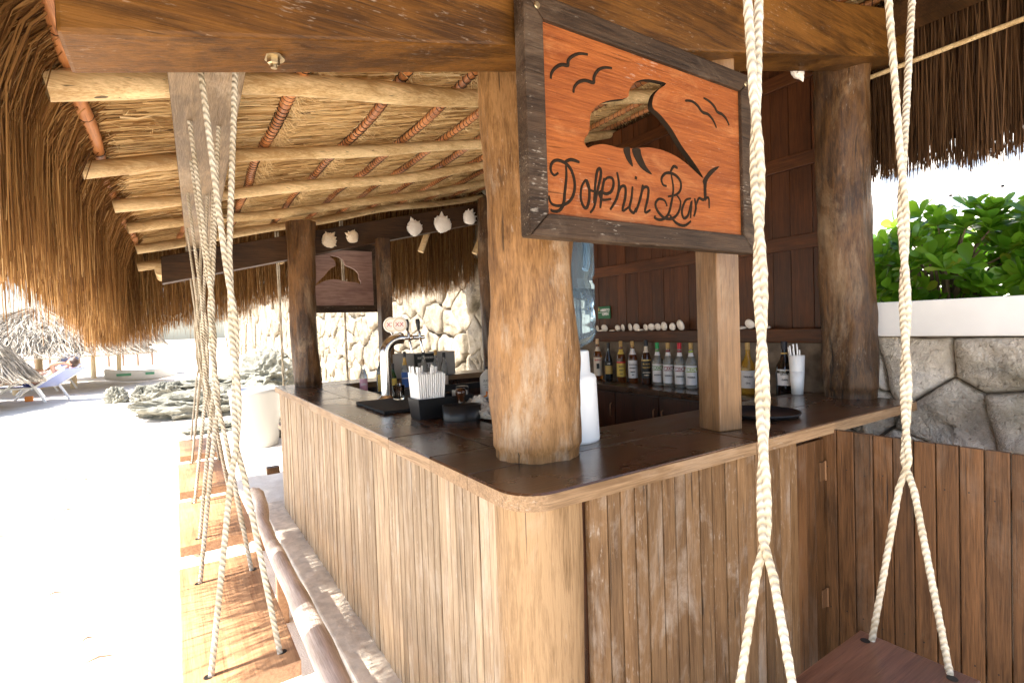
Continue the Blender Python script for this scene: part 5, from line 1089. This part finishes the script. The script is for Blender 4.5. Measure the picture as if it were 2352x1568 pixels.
def head(parent, c, mat, hair, r=.10, face=(0, 0, 1)):
    m = MB(); m.lathe([(0, -1.15), (.45, -1.08), (.72, -.75), (.88, -.3), (.95, .1), (.9, .5), (.65, .88), (0, 1.08)], (0, 0, 0), 18, caps=False)
    up = Vector((math.cos(.55), 0, math.sin(.55))); fwd = Vector(face).normalized(); lat = up.cross(fwd)
    def T(v): return tuple(Vector(c)+up*v[2]*r+fwd*v[0]*r*1.0+lat*v[1]*r*.82)
    m.v = [T(v) for v in m.v]
    k = len(m.v); m.add([T(v) for v in [(.85, -.14, .15), (.85, .14, .15), (.9, .14, -.25), (.9, -.14, -.25), (1.18, 0, -.2)]], [(0, 1, 4), (1, 2, 4), (2, 3, 4), (3, 0, 4)])
    for s in (-1, 1): m.add([T((.0+a, s*(.98+b_*.3), q)) for a, b_, q in [(-.12, 0, .15), (.12, 0, .2), (.12, 0, -.2), (-.1, 0, -.2), (0, .6, .05)]], [(0, 1, 4), (1, 2, 4), (2, 3, 4), (3, 0, 4)])
    h = m.build('head', mat, parent, local=True)
    m = MB(); m.lathe([(.86, -.35), (1.02, .1), (.98, .55), (.7, .98), (0, 1.2)], (-.16, 0, 0), 18, caps=False); m.v = [T(v) for v in m.v]; m.build('hair', hair, h, local=True)
    m = MB()
    for s in (-1, 1): m.add([T(v) for v in [(.86, s*.35-.13, .12), (.92, s*.35+.13, .12), (.92, s*.35+.13, 0), (.86, s*.35-.13, 0)]], [(0, 1, 2, 3)])
    m.add([T(v) for v in [(.93, -.25, -.55), (.93, .25, -.55), (.90, .25, -.63), (.90, -.25, -.63)]], [(0, 1, 2, 3)])
    m.build('face_features', 'hair', h, local=True)
def hand(parent, c, d, mat):
    d = Vector(d).normalized(); s = d.cross(Vector((0, 1, .3))).normalized(); nodes = []; edges = []
    m = MB(); c = Vector(c); m.tube([c-d*.02, c+d*.02, c+d*.075], [.024, .036, .034], 10)
    for k, (o_, L) in enumerate(((-.03, .062), (-.01, .075), (.01, .07), (.028, .055))): m.tube([c+d*.07+s*o_, c+d*(.07+L*.5)+s*o_*1.1, c+d*(.07+L)+s*o_*1.1+Vector((0, 0, -.012))], [.009, .0085, .006], 6)
    m.tube([c+d*.01+s*.03, c+d*.04+s*.055, c+d*.07+s*.06], [.011, .010, .007], 6); m.build('hand', mat, parent, local=True)
def sunbather(loc, rz, label, skin, hair, cloth, back, arms='head', top=None):
    t = thing('person', loc, label, 'person', None, rz); b_ = math.radians(back); cb, sb = math.cos(b_), math.sin(b_); z0 = .425
    S = lambda d, y=0, up=0: (.22+d*cb-up*sb, y, z0+d*sb+up*cb)
    nodes = [(.10, 0, z0, .13, .10), (*S(.12), .125, .095), (*S(.32), .15, .10), (*S(.47), .14, .09), (*S(.56), .055, .055), (*S(.63, 0, .01), .05, .05)]
    edges = [(0, 1), (1, 2), (2, 3), (3, 4), (4, 5)]
    for s in (-1, 1):
        k = len(nodes); nodes += [(.02, s*.10, z0, .085, .085), (-.42, s*.12, z0+.02+(.06 if s > 0 else 0), .058, .058), (-.60, s*.12, z0-.01, .055, .055), (-.86, s*.13, z0-.03, .035, .035), (-.90, s*.14, z0-.02, .036, .036), (-.93, s*.15, z0+.12, .028, .028)]
        edges += [(0, k), (k, k+1), (k+1, k+2), (k+2, k+3), (k+3, k+4), (k+4, k+5)]
        k = len(nodes)
        if arms == 'head': nodes += [(*S(.46, s*.19), .05, .05), (*S(.60, s*.33, .10), .042, .042), (*S(.70, s*.20, .07), .034, .034), (*S(.74, s*.10, .0), .026, .026)]
        else: nodes += [(*S(.46, s*.19), .05, .05), (*S(.24, s*.26, .04), .040, .040), (.16, s*.24, z0+.12, .032, .032), (.0, s*.2, z0+.13, .024, .024)]
        edges += [(3, k), (k, k+1), (k+1, k+2), (k+2, k+3)]
    skin_body('body', nodes, edges, t, skin)
    head(t, S(.76, 0, .03), skin, hair, face=(-sb, 0, cb))
    for s in (-1, 1): hand(t, S(.745, s*.09, -.01) if arms == 'head' else (-.01, s*.2, z0+.13), (0, -s, .1) if arms == 'head' else (-1, 0, 0), skin)
    nodes = [(.14, 0, z0+.002, .145, .112), (.05, 0, z0, .15, .115)]; edges = [(0, 1)]
    for s in (-1, 1): k = len(nodes); nodes += [(-.04, s*.10, z0, .098, .095), (-.17 if arms == 'head' else -.05, s*.108, z0+.005, .092, .09)]; edges += [(1, k), (k, k+1)]
    skin_body('trunks' if not top else 'bikini_bottom', nodes, edges, t, cloth)
    if top: skin_body('bikini_top', [(*S(.34), .155, .105), (*S(.40), .152, .102)], [(0, 1)], t, top, 1)
    return t
L1 = (-3.30, 14.1, terrain(-3.3, 14.1)); L2 = (-3.55, 15.6, terrain(-3.55, 15.6)); L3 = (-3.55, 17.3, terrain(-3.5, 17.3))
lounger(L1, AX, 'white lounger with arched legs carrying the sunbather in blue trunks', back=30)
sunbather(L1, AX, 'person in dark blue swim trunks lying back with hands behind the head', 'skin', 'hair', 'blue_cloth', 30)
lounger(L2, AX, 'white lounger behind the sunbather in blue trunks, mostly hidden', back=32)
sunbather(L2, AX, 'person with brown hair lying behind the one in blue trunks', 'skin_pale', 'hair', 'lab_white', 24, arms='down')
lounger(L3, AX, 'rearmost white lounger with raised blue mesh back', back=55)
sunbather(L3, AX, 'person in an orange bikini reclining upright on the rear lounger', 'skin', 'hair', 'orange_cloth', 52, arms='down', top='white_plastic')
m = MB(); m.box(-.07, .07, -.05, .05, 0, .12, b=.02); o = m.build('beach_bag', 'orange_cloth'); o.location = (-3.42, 14.25, terrain(-3.4, 14.2)); tag(o, 'orange beach bag on the sand under the front lounger', 'bag')
# far rail fence on the beach
t = thing('beach_railing', (-4.3, 32, .3), 'thin wooden post and rail fence far down the beach', 'fence')
A, B_ = Vector((-7.6, 33.8, 0)), Vector((-1.6, 30.4, 0))
for i in range(11):
    p = A.lerp(B_, i/10); m = MB(); m.tube([(p.x, p.y, .2), (p.x, p.y, 1.05+.08*(i % 3))], .055, 8); m.build('post', 'far_wood', t)
for a, b_, z in ((0, .42, .72), (.40, .72, .80), (.68, 1, .86)):
    p, q = A.lerp(B_, a), A.lerp(B_, b_); m = MB(); m.tube([(p.x, p.y-.08, z), (q.x, q.y-.08, z+.05)], .045, 8); m.build('rail', 'far_wood', t)
t = thing('beached_boat', (-1.55, 18.4, .28), 'small white and green boat pulled up on the sand far behind the fringe', 'boat')
m = MB(); vs = []
for k in range(9):
    u = k/8; wd = .34*math.sin(PI*min(1, .12+.88*u))**.6; zz = .10*(2*u-1)**2
    vs += [(-.9+1.8*u, -wd, .34+zz), (-.9+1.8*u, -wd*.7, .10+zz), (-.9+1.8*u, 0, .02+zz), (-.9+1.8*u, wd*.7, .10+zz), (-.9+1.8*u, wd, .34+zz)]
m.add(vs, [(k*5+j, (k+1)*5+j, (k+1)*5+j+1, k*5+j+1) for k in range(8) for j in range(4)], 0, True); m.build('hull', 'white_paint', t, local=True)
m = MB(); m.box(-.6, -.25, -.345, -.30, .22, .29); m.build('stripe', 'green_paint', t, local=True)
m = MB(); m.box(.1, .32, -.36, -.31, .22, .29); m.build('stripe', 'green_paint', t, local=True)

# ------------------------------------------------------------------ shrubs in the planter
def shrub(c, rx, ry, rz_, n_ros, label, seed):
    r_ = np.random.default_rng(seed); t = thing('shrub', (c[0], c[1], 1.45), label, 'shrub', 'glossy shrubs in the planter')
    V = []; F = []; R_ = []; m = MB()
    outline = [(0, .0), (.18, .09), (.45, .20), (.72, .26), (.9, .20), (1.0, .0)]
    for k in range(n_ros):
        d = r_.normal(size=3); d /= np.linalg.norm(d); rad = r_.uniform(.35, 1)**.6; p = np.array([c[0]+d[0]*rx*rad, c[1]+d[1]*ry*rad, c[2]+d[2]*rz_*rad])
        ax = np.array([d[0]*.6-.15, d[1]*.6, .75+.3*d[2]])+r_.normal(0, .25, 3); ax /= np.linalg.norm(ax)
        a = np.cross(ax, [0, 0, 1.0]); a = a/(np.linalg.norm(a)+1e-6) if np.linalg.norm(a) > .05 else np.array([1., 0, 0]); b_ = np.cross(ax, a)
        nl = r_.integers(7, 11)
        for i in range(nl):
            th = i*2.4+r_.normal(0, .2); el = .25+.9*i/nl; L = r_.uniform(.085, .14); w_ = r_.uniform(.85, 1.15)
            rad_d = a*np.cos(th)+b_*np.sin(th); dirv = rad_d*np.cos(el)+ax*np.sin(el); side = np.cross(dirv, ax); side /= np.linalg.norm(side)+1e-9; nrm = np.cross(side, dirv)
            base = len(V); tint = r_.random()
            for (u, wv) in outline:
                cpt = p+dirv*L*u-nrm*(-.10*L*u*u)*-1
                for s, lift in ((-1, .12), (0, 0), (1, .12)): V.append(cpt+side*s*wv*L*w_+nrm*lift*wv*L*1.2); R_.append(tint)
            for q in range(len(outline)-1):
                for e in (0, 1): F.append((base+q*3+e, base+q*3+e+1, base+(q+1)*3+e+1, base+(q+1)*3+e))
        if k % 3 == 0: m.tube([(c[0]+(p[0]-c[0])*.1, c[1]+(p[1]-c[1])*.25, 1.44), tuple((p+np.array([c[0], c[1], c[2]-.1]))/2), tuple(p)], [.012, .008, .004], 6)
    o = np_mesh('crown', np.array(V), np.array(F), np.array(R_), 'leaf', t); o['kind'] = 'stuff'
    for pl in o.data.polygons: pl.use_smooth = True
    m.build('branches', 'bark', t)
shrub((3.25, .10, 1.83), .34, .42, .36, 120, 'glossy green shrub in the planter directly right of the trunk post', 1)
shrub((3.30, -.55, 1.85), .36, .42, .40, 130, 'glossy green shrub with large leaf rosettes at the right edge of the picture', 2)
shrub((3.85, .55, 1.84), .36, .5, .36, 90, 'glossy green shrub standing behind the trunk post', 3)
shrub((3.95, -.35, 1.88), .36, .5, .38, 90, 'sunlit glossy green shrub in the back row of the planter', 4)
# hotel building behind the planter
t = thing('hotel_building', (16.5, 2, 1.45), 'white hotel building with grey windows seen between thatch and shrubs', 'building')
m = MB(); m.box(16.0, 19, -14, 14, 1.0, 9); m.build('wall', 'white_paint', t)
for y0 in (-4.2, -1.8, .6, 1.9, 3.2, 4.5, 5.8):
    for z0 in (3.95,):
        m = MB(); m.box(15.93, 15.985, y0, y0+1.05, z0, z0+1.5); wd = m.build('window', 'white_paint', t)
        for k in (0, 1): m = MB(); m.box(15.915, 15.929, y0+.05+k*.49, y0+.50+k*.49, z0+.07, z0+1.43); m.build('pane', 'window_glass', wd)
m = MB(); m.box(15.2, 15.9, -14, 14, 3.72, 3.9); m.build('balcony_slab', 'white_paint', t)
for z in (4.35, 4.85): m = MB(); m.box(15.22, 15.26, -2, 9, z, z+.05); m.build('railing_bar', 'grey_plastic', t)
for k in range(12): m = MB(); m.box(15.22, 15.27, -2+k*.95, -1.94+k*.95, 3.9, 4.85); m.build('railing_post', 'grey_plastic', t)

# dark slivers scattered over the sand, standing in for weed bits and footprint shadows
m = MB(); r_ = random.Random(77)
for k in range(90):
    x, y = r_.uniform(-6, -.95), r_.uniform(1.5, 11); a = r_.uniform(-.5, .5); L = r_.uniform(.02, .09)*(1+y*.06)
    z = terrain(x, y)+.012
    m.tube([(x-L*math.cos(a), y-L*math.sin(a), z), (x, y+.01, z+.012), (x+L*math.cos(a), y+L*math.sin(a), z)], [.002, .006*(1+y*.05), .002], 5)
tag(m.build('sand_slivers', 'bark'), 'scattered dark slivers, as weed bits and footprint shadows, on the sunlit sand', 'debris', kind='stuff')
